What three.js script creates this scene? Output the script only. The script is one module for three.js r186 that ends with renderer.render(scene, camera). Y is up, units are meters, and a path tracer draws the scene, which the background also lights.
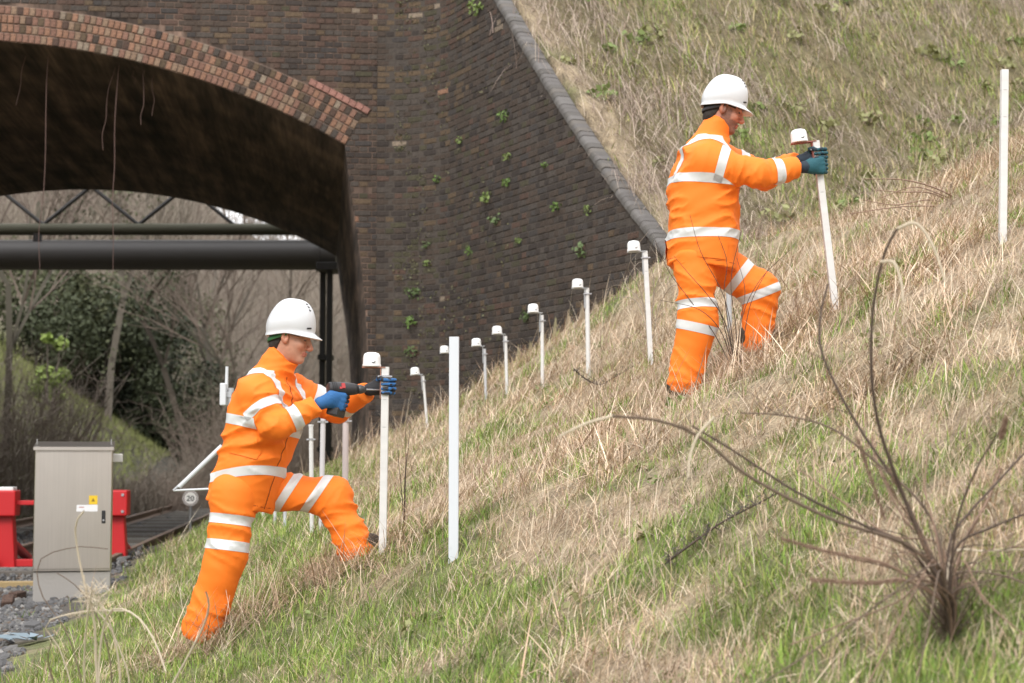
import * as THREE from 'three';
import { mergeGeometries } from 'three/addons/utils/BufferGeometryUtils.js';
import { RoundedBoxGeometry } from 'three/addons/geometries/RoundedBoxGeometry.js';
import { ImprovedNoise } from 'three/addons/math/ImprovedNoise.js';

// ------------------------------------------------------------------ camera
const W = 1024, H = 683, F = 1700, EYE = 1.3, HORIZON = 465;
const PITCH = Math.atan((HORIZON - H / 2) / F);
const scene = new THREE.Scene();
const camera = new THREE.PerspectiveCamera(2 * Math.atan(H / 2 / F) * 180 / Math.PI, W / H, 0.1, 1500);
camera.position.set(0, EYE, 0);
camera.rotation.x = PITCH;
camera.focus = 9.2;
camera.userData.fStop = 3.5;

// ------------------------------------------------------------------ sky, sun, exposure
const N3 = new ImprovedNoise();
const noise = (x, y = 0, z = 0) => N3.noise(x + 31.7, y + 17.3, z + 5.9);
const fbm = (x, y, z = 0, o = 4) => { let s = 0, a = 0.5, f = 1; for (let i = 0; i < o; i++) { s += a * noise(x * f, y * f, z * f + i * 7.1); a *= 0.5; f *= 2.03; } return s; };
{
  const w = 256, h = 128, data = new Float32Array(w * h * 4);
  for (let j = 0; j < h; j++) for (let i = 0; i < w; i++) {
    const th = (j + 0.5) / h * Math.PI - Math.PI / 2, ph = (i + 0.5) / w * Math.PI * 2;
    const x = Math.cos(th) * Math.cos(ph), z = Math.cos(th) * Math.sin(ph), y = Math.sin(th);
    const c = 1.0 + 0.16 * fbm(x * 2.2, y * 4, z * 2.2) + 0.32 * Math.max(y, 0);
    const k = (j * w + i) * 4;
    data[k] = 1.0 * c; data[k + 1] = 1.0 * c; data[k + 2] = 1.02 * c; data[k + 3] = 1;
  }
  const sky = new THREE.DataTexture(data, w, h, THREE.RGBAFormat, THREE.FloatType);
  sky.mapping = THREE.EquirectangularReflectionMapping; sky.magFilter = THREE.LinearFilter; sky.needsUpdate = true;
  scene.background = sky; scene.environment = sky;
}
const sun = new THREE.DirectionalLight(new THREE.Color(1, 0.965, 0.91), 1.2);
sun.position.set(-7, 16, 9); sun.target.position.set(0, 0, -10);
sun.castShadow = true; sun.shadow.radius = 32; sun.shadow.mapSize.set(2048, 2048);
Object.assign(sun.shadow.camera, { left: -25, right: 25, top: 25, bottom: -25, near: 0.5, far: 80 });
scene.add(sun, sun.target);
const renderer = new THREE.WebGLRenderer({ antialias: true });
renderer.setSize(W, H); renderer.toneMapping = THREE.LinearToneMapping; renderer.toneMappingExposure = 1.7;
renderer.shadowMap.enabled = true;

// ------------------------------------------------------------------ helpers
const V = (x, y, z) => new THREE.Vector3(x, y, z);
const clamp = (x, a = 0, b = 1) => Math.min(b, Math.max(a, x));
const mix = (a, b, t) => a + (b - a) * t;
const sstep = (a, b, x) => { const t = clamp((x - a) / (b - a)); return t * t * (3 - 2 * t); };
function rng(seed) { let a = seed >>> 0; return () => { a = a + 0x6D2B79F5 | 0; let t = Math.imul(a ^ a >>> 15, 1 | a); t = t + Math.imul(t ^ t >>> 7, 61 | t) ^ t; return ((t ^ t >>> 14) >>> 0) / 4294967296; }; }
const lin = (r, g, b) => new THREE.Color().setRGB(r, g, b);
function at(px, py, d) {                       // the point d metres in front of the camera that is seen at a pixel
  const x = (px - W / 2) / F, y = (H / 2 - py) / F, c = Math.cos(PITCH), s = Math.sin(PITCH);
  const k = d / (c - y * s);
  return V(x * k, EYE + (y * c + s) * k, -d);
}
function pix(p) {
  const c = Math.cos(PITCH), s = Math.sin(PITCH), y = p.y - EYE, z = p.z;
  const yc = y * c + z * s, zc = -y * s + z * c;
  return [W / 2 + F * p.x / -zc, H / 2 - F * yc / -zc, -zc];
}
const names = {};
function numbered(n) { const k = names[n] = (names[n] ?? -1) + 1; return k ? n + '_' + String(k).padStart(3, '0') : n; }
function tag(o, label, category, group, kind) { o.userData.label = label; if (category) o.userData.category = category; if (group) o.userData.group = group; if (kind) o.userData.kind = kind; return o; }
function mesh(name, geo, mat, parent) {
  const m = new THREE.Mesh(Array.isArray(geo) ? mergeAll(geo) : geo, mat); m.castShadow = m.receiveShadow = true;
  m.name = parent ? name : numbered(name); (parent || scene).add(m); return m;
}
function mergeAll(list) {
  return mergeGeometries(list.map(g => { let q = g.index ? g.toNonIndexed() : g; for (const k of Object.keys(q.attributes)) if (!['position', 'normal', 'uv'].includes(k)) q.deleteAttribute(k); if (!q.attributes.uv) q.setAttribute('uv', new THREE.BufferAttribute(new Float32Array(q.attributes.position.count * 2), 2)); return q; }));
}
function thing(name, label, category, pos, group) { const g = new THREE.Group(); g.name = numbered(name); g.position.copy(pos); scene.add(g); return tag(g, label, category, group); }
function structure(name, geo, mat, label) { const m = mesh(name, geo, mat); m.userData.kind = 'structure'; if (label) m.userData.label = label; return m; }
const box = (w, h, d, x = 0, y = 0, z = 0, r = 0) => { const g = r ? new RoundedBoxGeometry(w, h, d, 2, r) : new THREE.BoxGeometry(w, h, d); return g.translate(x, y, z); };
function tube(pts, r0, r1 = r0, sides = 5, seg) {          // tapering tube through points
  const c = new THREE.CatmullRomCurve3(pts), n = seg || Math.max(3, pts.length * 3), g = new THREE.TubeGeometry(c, n, 1, sides, false);
  const p = g.attributes.position, cs = []; for (let i = 0; i <= n; i++) cs.push(c.getPointAt(i / n));
  for (let i = 0; i < p.count; i++) { const k = Math.floor(i / (sides + 1)), o = cs[Math.min(k, n)], r = mix(r0, r1, k / n); p.setXYZ(i, o.x + (p.getX(i) - o.x) * r, o.y + (p.getY(i) - o.y) * r, o.z + (p.getZ(i) - o.z) * r); }
  g.computeVertexNormals(); return g;
}
function rod(a, b, r0, r1 = r0, sides = 10) {              // straight closed rod
  const g = new THREE.CylinderGeometry(r1, r0, a.distanceTo(b), sides); const q = new THREE.Quaternion().setFromUnitVectors(V(0, 1, 0), b.clone().sub(a).normalize());
  return g.applyQuaternion(q).translate((a.x + b.x) / 2, (a.y + b.y) / 2, (a.z + b.z) / 2);
}
const std = (c, rough = 0.8, extra = {}) => new THREE.MeshStandardMaterial({ color: c, roughness: rough, side: THREE.DoubleSide, ...extra });
function noiseTex(w, h, fn, srgb) {                         // tiling is left to the noise being coarse enough not to show
  const d = new Uint8Array(w * h * 4);
  for (let j = 0; j < h; j++) for (let i = 0; i < w; i++) { const c = fn(i / w, j / h, i, j), k = (j * w + i) * 4; if (typeof c === 'number') { d[k] = d[k + 1] = d[k + 2] = clamp(c) * 255; } else { d[k] = clamp(c[0]) * 255; d[k + 1] = clamp(c[1]) * 255; d[k + 2] = clamp(c[2]) * 255; } d[k + 3] = 255; }
  const t = new THREE.DataTexture(d, w, h); t.wrapS = t.wrapT = THREE.MirroredRepeatWrapping; t.magFilter = THREE.LinearFilter; t.minFilter = THREE.LinearMipmapLinearFilter; t.generateMipmaps = true; if (srgb) t.colorSpace = THREE.SRGBColorSpace; t.needsUpdate = true; return t;
}
const grainBump = noiseTex(256, 256, (u, v) => 0.5 + 0.5 * fbm(u * 24, v * 24, 1, 4) + 0.2 * fbm(u * 90, v * 90, 3, 2));
const grime = noiseTex(128, 512, (u, v) => { const q = 0.97 + 0.06 * fbm(u * 5, v * 26, 3, 4) - 0.16 * sstep(0.34, 0.5, fbm(u * 9, v * 60, 8, 3)); return [q, q * 0.985, q * 0.96]; }, true);
const whiteTube = std(lin(0.7, 0.715, 0.745), 0.45, { map: grime }), greyTube = std(lin(0.42, 0.43, 0.45), 0.5), domeMat = new THREE.MeshPhysicalMaterial({ color: lin(0.82, 0.82, 0.82), roughness: 0.4, side: THREE.DoubleSide }), rustBracket = std(lin(0.34, 0.16, 0.11), 0.7), steel = std(lin(0.45, 0.45, 0.47), 0.4, { metalness: 0.8 });
// ------------------------------------------------------------------ terrain: the cutting slope, the road embankment, the track bed
const ANG = Math.atan((512 - 320) / F), CA = Math.cos(ANG), SA = Math.sin(ANG);      // the railway runs 6.4 degrees left of the view
const uOf = (x, d) => x * CA + d * SA, vOf = (x, d) => d * CA - x * SA;                // across and along the railway
const toWorld = (u, y, v) => V(u * CA - v * SA, y, -(v * CA + u * SA));
const V0 = 22, V1 = 33.9;                                                              // the two faces of the bridge
const WA = [1.415, 22], WB = [3.356, 16.53], WL = Math.hypot(WB[0] - WA[0], WB[1] - WA[1]), WD = [(WB[0] - WA[0]) / WL, (WB[1] - WA[1]) / WL];   // wing wall line
const soft = (x, k) => x / k > 20 ? x : k * Math.log(1 + Math.exp(x / k));
const smax = (a, b, k) => { const h = clamp(0.5 + 0.5 * (a - b) / k); return mix(b, a, h) + k * h * (1 - h); };
function ground(x, d, rough = true) {
  const u = uOf(x, d), v = vOf(x, d);
  let n = 0;
  if (rough) { const fade = 1 - 0.5 * sstep(25, 50, d); n = (fbm(x * 0.9, d * 0.9, 2, 3) * 0.16 + noise(x * 4.1, d * 4.1, 3) * 0.022) * fade; }
  const slopeN = n * sstep(-2.2, -0.4, u) + n * 0.15;
  const dn = 9 - d, drop = dn > 0 ? 0.21 * soft(Math.min(dn, 4.6), 0.3) - 0.06 : 0;
  let c = 0.667 + 0.503 * u + 0.043 * clamp(d - 9.3, 0, 15) - drop;
  c = Math.min(c, 7.4 + 0.05 * u);
  const sd = (u - WA[0]) * -WD[1] + (v - WA[1]) * WD[0], tw = ((u - WA[0]) * WD[0] + (v - WA[1]) * WD[1]) / WL;
  c += 0.62 * sstep(0.2, 1.0, tw) * (1 - 0.6 * sstep(1, 1.6, tw)) * Math.exp(-Math.abs(sd) / 1.2);
  let front = soft(c, 0.2);
  front = mix(front, 0, sstep(23, 25.5, v));
  if (v > V1) { const bank = Math.max(soft(0.5 * (u - 2.2), 0.3), 0); front = mix(front, Math.min(bank, 9), sstep(V1 + 1, V1 + 6, v)); }
  const toeL = mix(-9.8, -5.4, sstep(V1, V1 + 8, v)) + 2.6 * sstep(42, 60, v);
  front += Math.min(soft(0.66 * (toeL - u), 0.35), 8.5);
  front += 20 * sstep(92, 150, d) + 2.5 * fbm(x * 0.05, d * 0.05, 5) * sstep(90, 120, d);
  let e = 3.47 - 0.9 * (0.439 * (x - 1.48) - 0.898 * (d - 16.8));
  e = Math.min(e, 11.5);
  const back = smax(soft(c, 0.2), e, 0.7);
  const fill = (v > 22.3 ? sstep(0.75, 1.05, u) : sstep(0.05, 0.17, sd)) * (1 - sstep(V1 - 0.5, V1 - 0.2, v) * sstep(4, 3, u));
  const lumps = rough && fill > 0 ? fill * sstep(0, 1, (e - c) * 0.7 + 0.5) * (0.16 * Math.max(noise(x * 1.6, d * 1.6, 44), 0) + 0.07 * noise(x * 3.7, d * 3.7, 41)) : 0;
  return mix(front, back, fill) + slopeN + lumps;
}
function hit(px, py, d0 = 4) { for (let d = d0; d < 90; d += 0.02) { const p = at(px, py, d); if (p.y < ground(p.x, d)) return p; } return at(px, py, 60); }
const onGround = (x, d, sink = 0) => V(x, ground(x, d) - sink, -d);
// how green the turf is at a place (1 green, 0 straw)
function greenness(x, d) {
  const u = uOf(x, d);
  let g = 0.47 + 0.95 * fbm(x * 0.75 + 3.1, d * 0.75 + 8, 4, 3) + 0.55 * noise(x * 2.1, d * 2.1, 9) + 0.25 * noise(x * 5.3, d * 5.3, 13);
  g += 0.42 * sstep(1.1, -0.4, u) + 0.16 * sstep(8.6, 6.4, d) - 0.06 - 0.2 * sstep(1.9, 3.2, u);
  return g;
}
{
  const axis = (lo, a, b, hi, step) => { const r = []; for (let x = a; x <= b + 1e-6; x += step) r.push(x); let s = step; for (let x = b; x < hi;) { s *= 1.13; x += s; r.push(x); } s = step; for (let x = a; x > lo;) { s *= 1.13; x -= s; r.unshift(x); } return r; };
  const xs = axis(-420, -6, 9, 420, 0.14), ds = axis(-120, 3.6, 25, 900, 0.14), pos = [], col = [], uv = [], idx = [];
  const straw = [0.40, 0.325, 0.23], green = [0.17, 0.19, 0.075], stone = [0.105, 0.1, 0.098], soil = [0.11, 0.088, 0.066], wood = [0.2, 0.195, 0.095];
  for (const d of ds) for (const x of xs) {
    pos.push(x, ground(x, d), -d); uv.push(x, d);
    const u = uOf(x, d), v = vOf(x, d), g = sstep(0.35, 0.75, greenness(x, d)), edge = noise(x * 1.7, d * 1.7, 5) * 0.45 + noise(x * 6, d * 6, 2) * 0.16;
    let c = [0, 1, 2].map(i => mix(straw[i], green[i], g)); const onBank = sstep(0.3, 0.8, (u - WA[0]) * -WD[1] + (v - WA[1]) * WD[0]) * sstep(14.5, 16.5, d - 0.35 * Math.max(0, x - 1.5)); c = c.map((q, i) => mix(q, [0.19, 0.165, 0.09][i], onBank));
    const bed = sstep(-1.75, -2.15, u + edge + 0.02 * (d - 12)) * sstep(-9.6, -8.8, u);
    const so = clamp(0.5 + noise(x * 3, d * 3, 7) * 1.4);
    c = c.map((q, i) => mix(q, mix(stone[i], soil[i], so * 0.7), bed));
    if (v > V1 + 2) { const w = sstep(V1 + 2, V1 + 9, v) * (1 - bed * 0.8); c = c.map((q, i) => mix(q, wood[i] * (0.8 + 0.5 * fbm(x * 0.5, d * 0.5, 3)), w)); const hw = sstep(85, 105, d); c = c.map((q, i) => mix(q, [0.21, 0.175, 0.14][i] * (1 + 0.5 * fbm(x * 0.25, d * 0.25, 6)), hw)); }
    col.push(...c);
  }
  const nx = xs.length;
  for (let j = 0; j < ds.length - 1; j++) for (let i = 0; i < nx - 1; i++) { const a = j * nx + i, b = a + 1, c = a + nx, e = c + 1; idx.push(a, b, c, b, e, c); }
  const g = new THREE.BufferGeometry(); g.setAttribute('position', new THREE.Float32BufferAttribute(pos, 3)); g.setAttribute('color', new THREE.Float32BufferAttribute(col, 3)); g.setAttribute('uv', new THREE.Float32BufferAttribute(uv, 2)); g.setIndex(idx); g.computeVertexNormals();
  const tx = noiseTex(512, 512, (u, v) => { const q = 0.86 + 0.32 * fbm(u * 14, v * 14, 1, 5) + 0.22 * noise(u * 120, v * 120); return [q, q * 0.985, q * 0.96]; }, true); tx.repeat.set(0.7, 0.7);
  const bt = noiseTex(256, 256, (u, v) => 0.5 + 0.5 * fbm(u * 20, v * 20, 4, 5)); bt.repeat.set(1.1, 1.1);
  structure('ground', g, new THREE.MeshStandardMaterial({ vertexColors: true, map: tx, bumpMap: bt, bumpScale: 0.03, roughness: 1, side: THREE.DoubleSide }), 'grassy cutting slope rising to the right from the stony track bed');
}
// ------------------------------------------------------------------ brick road bridge
const brickBump = noiseTex(128, 64, (u, v) => 0.6 + 0.5 * fbm(u * 9, v * 5, 2, 4) + 0.2 * noise(u * 60, v * 30));
const brickMap = noiseTex(128, 64, (u, v) => { const q = 0.86 + 0.42 * fbm(u * 7, v * 4, 6, 4) + 0.14 * noise(u * 50, v * 26, 3); return [q, q, q]; }, true);
const PAL = { soot: [0.056, 0.043, 0.037], brown: [0.084, 0.060, 0.046], red: [0.112, 0.067, 0.050], grey: [0.088, 0.071, 0.060], ochre: [0.135, 0.092, 0.057], orange: [0.33, 0.178, 0.115], brick: [0.275, 0.148, 0.106], tan: [0.30, 0.2, 0.135], pink: [0.40, 0.20, 0.16], pale: [0.30, 0.235, 0.175], blue: [0.066, 0.056, 0.052], moss: [0.08, 0.07, 0.042] };
const brickMats = {};
for (const k in PAL) brickMats[k] = [0.92, 1.0, 1.09].map(f => std(lin(...PAL[k].map(c => c * f)), 0.93, { map: brickMap, bumpMap: brickBump, bumpScale: 0.006 }));
const pick = (weights, r) => { let s = 0; for (const k in weights) s += Math.max(weights[k], 0); let t = r * s; for (const k in weights) { t -= Math.max(weights[k], 0); if (t <= 0) return k; } return 'brown'; };
// unit brick: 1 x 1 face at z = 0 with a small worn chamfer, body behind it
const brickGeo = (() => {
  const c = 0.045, cy = 0.09, P = [], I = [], uv = [];
  const ring = (a, b, z) => { P.push(-a, -b, z, a, -b, z, a, b, z, -a, b, z); uv.push(0.5 - a, 0.5 - b, 0.5 + a, 0.5 - b, 0.5 + a, 0.5 + b, 0.5 - a, 0.5 + b); };
  ring(0.5 - c, 0.5 - cy, 0); ring(0.5, 0.5, -0.12); ring(0.5, 0.5, -1);
  I.push(0, 1, 2, 0, 2, 3); for (let k = 0; k < 2; k++) for (let i = 0; i < 4; i++) { const a = k * 4 + i, b = k * 4 + (i + 1) % 4; I.push(a, a + 4, b, b, a + 4, b + 4); }
  const g = new THREE.BufferGeometry(); g.setAttribute('position', new THREE.Float32BufferAttribute(P, 3)); g.setAttribute('uv', new THREE.Float32BufferAttribute(uv, 2)); g.setIndex(I); const q = g.toNonIndexed(); q.computeVertexNormals(); return q;
})();
const DEP = 0.07;
// list of {m: Matrix4 (local to parent), k: palette key, s: score (larger = shows larger)}; the best 300 become meshes, the rest one instanced part
function layBricks(list, parent, name, most = 300) {
  list.sort((a, b) => b.s - a.s);
  const r = rng(list.length);
  list.slice(0, most).forEach(b => { const o = mesh(name, brickGeo, brickMats[b.k][Math.floor(r() * 3)], parent); b.m.decompose(o.position, o.quaternion, o.scale); });
  const rest = list.slice(most); if (!rest.length) return;
  const im = new THREE.InstancedMesh(brickGeo, std(lin(1, 1, 1), 0.93, { map: brickMap, bumpMap: brickBump, bumpScale: 0.006 }), rest.length);
  rest.forEach((b, i) => { im.setMatrixAt(i, b.m); const f = [0.92, 1, 1.09][Math.floor(r() * 3)]; im.setColorAt(i, lin(...PAL[b.k].map(c => c * f))); });
  im.name = name + '_courses'; im.userData.kind = 'stuff'; im.castShadow = im.receiveShadow = true; parent.add(im);
}
const bridge = thing('brick_bridge', 'dark weathered brick arch road bridge spanning the railway', 'bridge', V(0, 0, 0));
bridge.rotation.y = ANG;                                  // local x = u, local z = -v
const onFace = (px, py) => { let lo = 15, hi = 30; for (let i = 0; i < 40; i++) { const m = (lo + hi) / 2, p = at(px, py, m); vOf(p.x, m) < V0 ? lo = m : hi = m; } const p = at(px, py, lo); return [uOf(p.x, lo), p.y]; };
const crown = onFace(-30, 40), spring = onFace(345, 145), half = spring[0] - crown[0], rise = crown[1] - spring[1];
const AR = (half * half + rise * rise) / (2 * rise), ACY = crown[1] - AR, ACU = crown[0], AMAX = Math.asin(half / AR);
const RING = 0.118, RINGS = 4, ROUT = AR + RING * RINGS;
const edgePts = [[345, 145], [352, 200], [360, 251], [365, 300], [367.5, 340], [369, 400], [369, 480]].map(p => onFace(...p));
function edgeU(y) { if (y >= edgePts[0][1]) return edgePts[0][0]; for (let i = 0; i < edgePts.length - 1; i++) { const [a, b] = [edgePts[i], edgePts[i + 1]]; if (y <= a[1] && y >= b[1]) return mix(b[0], a[0], (y - b[1]) / (a[1] - b[1])); } return edgePts[edgePts.length - 1][0]; }
const TOP = 9.6, WINGU = 0.71;
{ // masonry core: one extruded piece with the opening, its front face is the recessed mortar
  const s = new THREE.Shape(); const L = 2 * ACU - 14, R = 1.75;
  s.moveTo(R, -1); s.lineTo(R, TOP); s.lineTo(L, TOP); s.lineTo(L, -1);
  const left = y => 2 * ACU - edgeU(y);
  s.lineTo(left(-1), -1); for (let y = -0.6; y < spring[1]; y += 0.4) s.lineTo(left(y), y);
  for (let i = 0; i <= 40; i++) { const a = mix(-AMAX, AMAX, i / 40); s.lineTo(ACU + AR * Math.sin(a), ACY + AR * Math.cos(a)); }
  for (let y = spring[1] - 0.4; y > -1; y -= 0.4) s.lineTo(edgeU(y), y);
  s.lineTo(edgeU(-1), -1); s.closePath();
  const g = new THREE.ExtrudeGeometry(s, { depth: V1 - V0 - 0.009, bevelEnabled: false, steps: 1 }); g.translate(0, 0, -V1);
  const stain = noiseTex(512, 512, (u, v) => { const a = fbm(u * 26, v * 2.4, 1, 5), b = fbm(u * 5, v * 5, 4, 4), c = noise(u * 160, v * 9, 2); const q = 0.46 + 0.5 * a + 0.35 * b + 0.12 * c; return [q * 1.02, q * 0.93, q * 0.87]; }, true); stain.repeat.set(0.16, 0.16);
  const sb = noiseTex(256, 256, (u, v) => 0.5 + 0.4 * fbm(u * 40, v * 6, 1, 4)); sb.repeat.set(0.3, 0.3);
  mesh('arch_barrel', g, std(lin(0.5, 0.41, 0.36), 0.96, { map: stain, bumpMap: sb, bumpScale: 0.03 }), bridge);
  mesh('parapet_coping', box(21.2, 0.18, 0.6, -8.9, TOP + 0.09, -V0 - 0.22, 0.03), std(lin(0.2, 0.19, 0.17), 0.95, { bumpMap: grainBump, bumpScale: 0.01 }), bridge);
}
{ // arch ring of four courses of header bricks
  const ringMortar = new THREE.Shape(); const ro = ROUT + 0.004, ri = AR + 0.012;
  for (let i = 0; i <= 60; i++) { const a = mix(-AMAX, AMAX, i / 60); const x = ACU + ro * Math.sin(a), y = ACY + ro * Math.cos(a); i ? ringMortar.lineTo(x, y) : ringMortar.moveTo(x, y); }
  for (let i = 60; i >= 0; i--) { const a = mix(-AMAX, AMAX, i / 60); ringMortar.lineTo(ACU + ri * Math.sin(a), ACY + ri * Math.cos(a)); }
  const rg = new THREE.ExtrudeGeometry(ringMortar, { depth: 0.05, bevelEnabled: false }); rg.translate(0, 0, -V0 - 0.05 - 0.004);
  const ring = mesh('arch_ring', rg, std(lin(0.16, 0.115, 0.09), 1), bridge); ring.userData.label = 'rust-red brick arch ring of four courses';
  const list = [], r = rng(5), m4 = new THREE.Matrix4();
  for (let k = 0; k < RINGS; k++) {
    const rad = AR + RING * (k + 0.5), step = 0.0765 / rad, n = Math.floor(2 * AMAX / step);
    for (let i = 0; i < n; i++) {
      const a = -AMAX + (i + 0.5) * 2 * AMAX / n, x = ACU + rad * Math.sin(a), y = ACY + rad * Math.cos(a), pr = 0.012 + (r() - 0.5) * 0.012;
      const q = new THREE.Quaternion().setFromAxisAngle(V(0, 0, 1), -a + (r() - 0.5) * 0.03);
      const dd = a / AMAX, w = { orange: 1.0 - 0.4 * sstep(0.45, 0.9, dd), brick: 1.3, red: 0.25, brown: 0.1 + 0.5 * sstep(0.5, 0.95, dd), tan: 0.5 + 0.7 * sstep(0.3, 0.8, dd) * noise(x * 2, y * 2, k) * 2, ochre: 0.3, pale: 0.12 + (noise(x * 3, y * 3, 8) > 0.32 ? 0.8 : 0), grey: 0.06 + 0.35 * sstep(0.6, 1, dd) + (noise(x * 1.4, y * 2, 3) > 0.25 ? 0.35 : 0), soot: 0.02 };
      const m = new THREE.Matrix4().compose(V(x, y, -V0 + pr), q, V(0.0665, RING - 0.014, DEP));
      const [ipx, ipy] = pix(toWorld(x, y, V0));
      list.push({ m, k: pick(w, r()), s: (ipx > -8 && ipy > -8 ? 10 : 0) + r() });
    }
  }
  layBricks(list, ring, 'brick', 300);
  // newer salmon-pink course along the lower end of the ring
  const band = mesh('repair_course', rod(toLocal(-0.001), toLocal(0.001), 0.001), brickMats.pink[0], bridge);
  function toLocal(e) { const a = AMAX * 0.93 + e; return V(ACU + (ROUT + 0.05) * Math.sin(a), ACY + (ROUT + 0.05) * Math.cos(a), -V0 - 0.03); }
  band.userData.label = 'salmon-pink newer brick course above the lower end of the ring';
  const bl = []; const n = 9;
  for (let i = 0; i < n; i++) { const a = mix(AMAX * 0.845, AMAX * 1.01, (i + 0.5) / n), rad = ROUT + 0.052 + (i > n - 3 ? 0.012 : 0); bl.push({ m: new THREE.Matrix4().compose(V(ACU + rad * Math.sin(a), ACY + rad * Math.cos(a), -V0 + 0.02 + r() * 0.006), new THREE.Quaternion().setFromAxisAngle(V(0, 0, 1), -a), V(0.166 * AMAX * rad / n - 0.006, 0.085, DEP)), k: 'pink', s: 1 }); }
  layBricks(bl, band, 'brick');
}
const ROW = 0.0765;
function wallKey(px, py, r, wing) {                      // colour families follow the weathering seen on the wall
  const n1 = noise(px * 0.013, py * 0.02, 1), n2 = noise(px * 0.035, py * 0.05, 6), n3 = noise(px * 0.006, py * 0.011, 11);
  if (!wing && px > 378 && px < 423 && py > 218 && py < 239) return pick({ red: 1, pink: 0.25, brown: 0.8 }, r);
  const up = sstep(190, 60, py);
  const k = wing ? sstep(410, 540, px) : 0, w1 = { soot: 1.0 + n1, brown: 0.95, grey: 0.55 + 0.5 * sstep(500, 600, px) + n2, blue: 0.22, ochre: 0.06, moss: 0.16, red: 0.06 + 0.2 * Math.max(n3, 0) };
  const w0 = { soot: 0.6 - 0.4 * up - n1, brown: 0.95 + 0.2 * n2, grey: 0.4 + 0.3 * up + n2, blue: 0.12 - n1 * 0.4, ochre: 0.12 + up * (0.4 + n1 * 1.8) + 0.4 * Math.max(n2, 0) * sstep(350, 430, px), red: 0.12 + up * 0.3 + n3 * 0.9, orange: 0.008 + 0.14 * up * Math.max(n1, 0), pale: 0.01 + (py < 34 && px > 330 && n2 > 0 ? 0.5 : 0), moss: 0.03 + (0.22 + Math.max(n1, 0)) * sstep(350, 440, px) };
  const w = {}; for (const q of ['soot', 'brown', 'grey', 'blue', 'ochre', 'red', 'orange', 'pale', 'moss']) w[q] = mix(Math.max(w0[q] || 0, 0), Math.max(w1[q] || 0, 0), k);
  return pick(w, r);
}
{ // facing bricks of the near spandrel and pier, English bond
  const backing = mesh('spandrel_wall', box(0.5, 0.5, 0.02, 6, 8, -V0 - 0.3), std(lin(0.09, 0.08, 0.07), 1), bridge);
  const list = [], r = rng(77);
  for (let row = 0; row * ROW < TOP + 0.6; row++) {
    const y0 = row * ROW - 0.6, yc = y0 + ROW / 2, len = row % 2 ? 0.2285 : 0.1143;
    for (let u = ACU - 7.5 + (row % 2 ? 0.057 : 0); u < WINGU; u += len) {
      let a = u + 0.005, b = u + len - 0.005; if (b > WINGU) b = WINGU;
      const mid = (a + b) / 2;
      if (y0 + ROW > spring[1]) {
        const hgt = y0 - ACY, w = hgt < ROUT + 0.01 ? Math.sqrt((ROUT + 0.01) ** 2 - hgt * hgt) : 0, wi = (y0 + ROW) - ACY < AR * Math.cos(AMAX) + RING * RINGS * Math.cos(AMAX) ? 0 : 0;
        const skew = spring[0] + Math.max(0, y0 - spring[1]) * Math.tan(AMAX);
        const lim = Math.min(w, Math.max(skew - ACU, 0)) + wi;
        if (w > 0) { if (mid > ACU) { a = Math.max(a, ACU + lim); } else { b = Math.min(b, ACU - lim); } }
      } else { const e = edgeU(yc); if (mid > ACU) a = Math.max(a, e); else b = Math.min(b, 2 * ACU - e); }
      if (b - a < 0.02) continue;
      if (r() < 0.004) continue;
      const [px, py] = pix(toWorld((a + b) / 2, yc, V0));
      const m = new THREE.Matrix4().compose(V((a + b) / 2, yc, -V0 + (r() - 0.5) * 0.007), new THREE.Quaternion().setFromAxisAngle(V(0, 0, 1), (r() - 0.5) * 0.016), V(b - a, ROW - 0.010, DEP));
      const seen = px > 4 && px < 440 && py > 4 && py < 430;
      list.push({ m, k: wallKey(px, py, r()), s: (seen ? 10 : 0) + (b - a) * 4 + r() * 0.3 });
    }
  }
  layBricks(list, backing, 'brick', 300);
}
// ------------------------------------------------------------------ curved, splayed wing wall with a raking coping
const wing = thing('wing_wall', 'splayed dark brick wing wall with raking coping, right of the arch', 'wall', V(0, 0, 0));
wing.rotation.y = ANG;
const wingPath = (() => {
  const pts = [], ang = Math.acos(WD[0]), t = Math.tan(ang / 2), R = 1.0, cu = WA[0] - t * R, cv = V0 - R;
  for (let i = 0; i <= 14; i++) { const a = ang * i / 14; pts.push([cu + R * Math.sin(a), cv + R * Math.cos(a)]); }
  const l0 = t * R, end = WL * 1.12; for (let s = l0 + 0.2; s <= end; s += 0.2) pts.push([WA[0] + WD[0] * s, WA[1] + WD[1] * s]);
  return pts;
})();
const wingLen = [0]; for (let i = 1; i < wingPath.length; i++) wingLen.push(wingLen[i - 1] + Math.hypot(wingPath[i][0] - wingPath[i - 1][0], wingPath[i][1] - wingPath[i - 1][1]));
const WEND = wingLen[wingLen.length - 1];
function wingAt(s) { let i = 1; while (i < wingLen.length - 1 && wingLen[i] < s) i++; const t = (s - wingLen[i - 1]) / (wingLen[i] - wingLen[i - 1]), a = wingPath[i - 1], b = wingPath[i], L = wingLen[i] - wingLen[i - 1]; return { u: mix(a[0], b[0], t), v: mix(a[1], b[1], t), du: (b[0] - a[0]) / L, dv: (b[1] - a[1]) / L }; }
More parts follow.
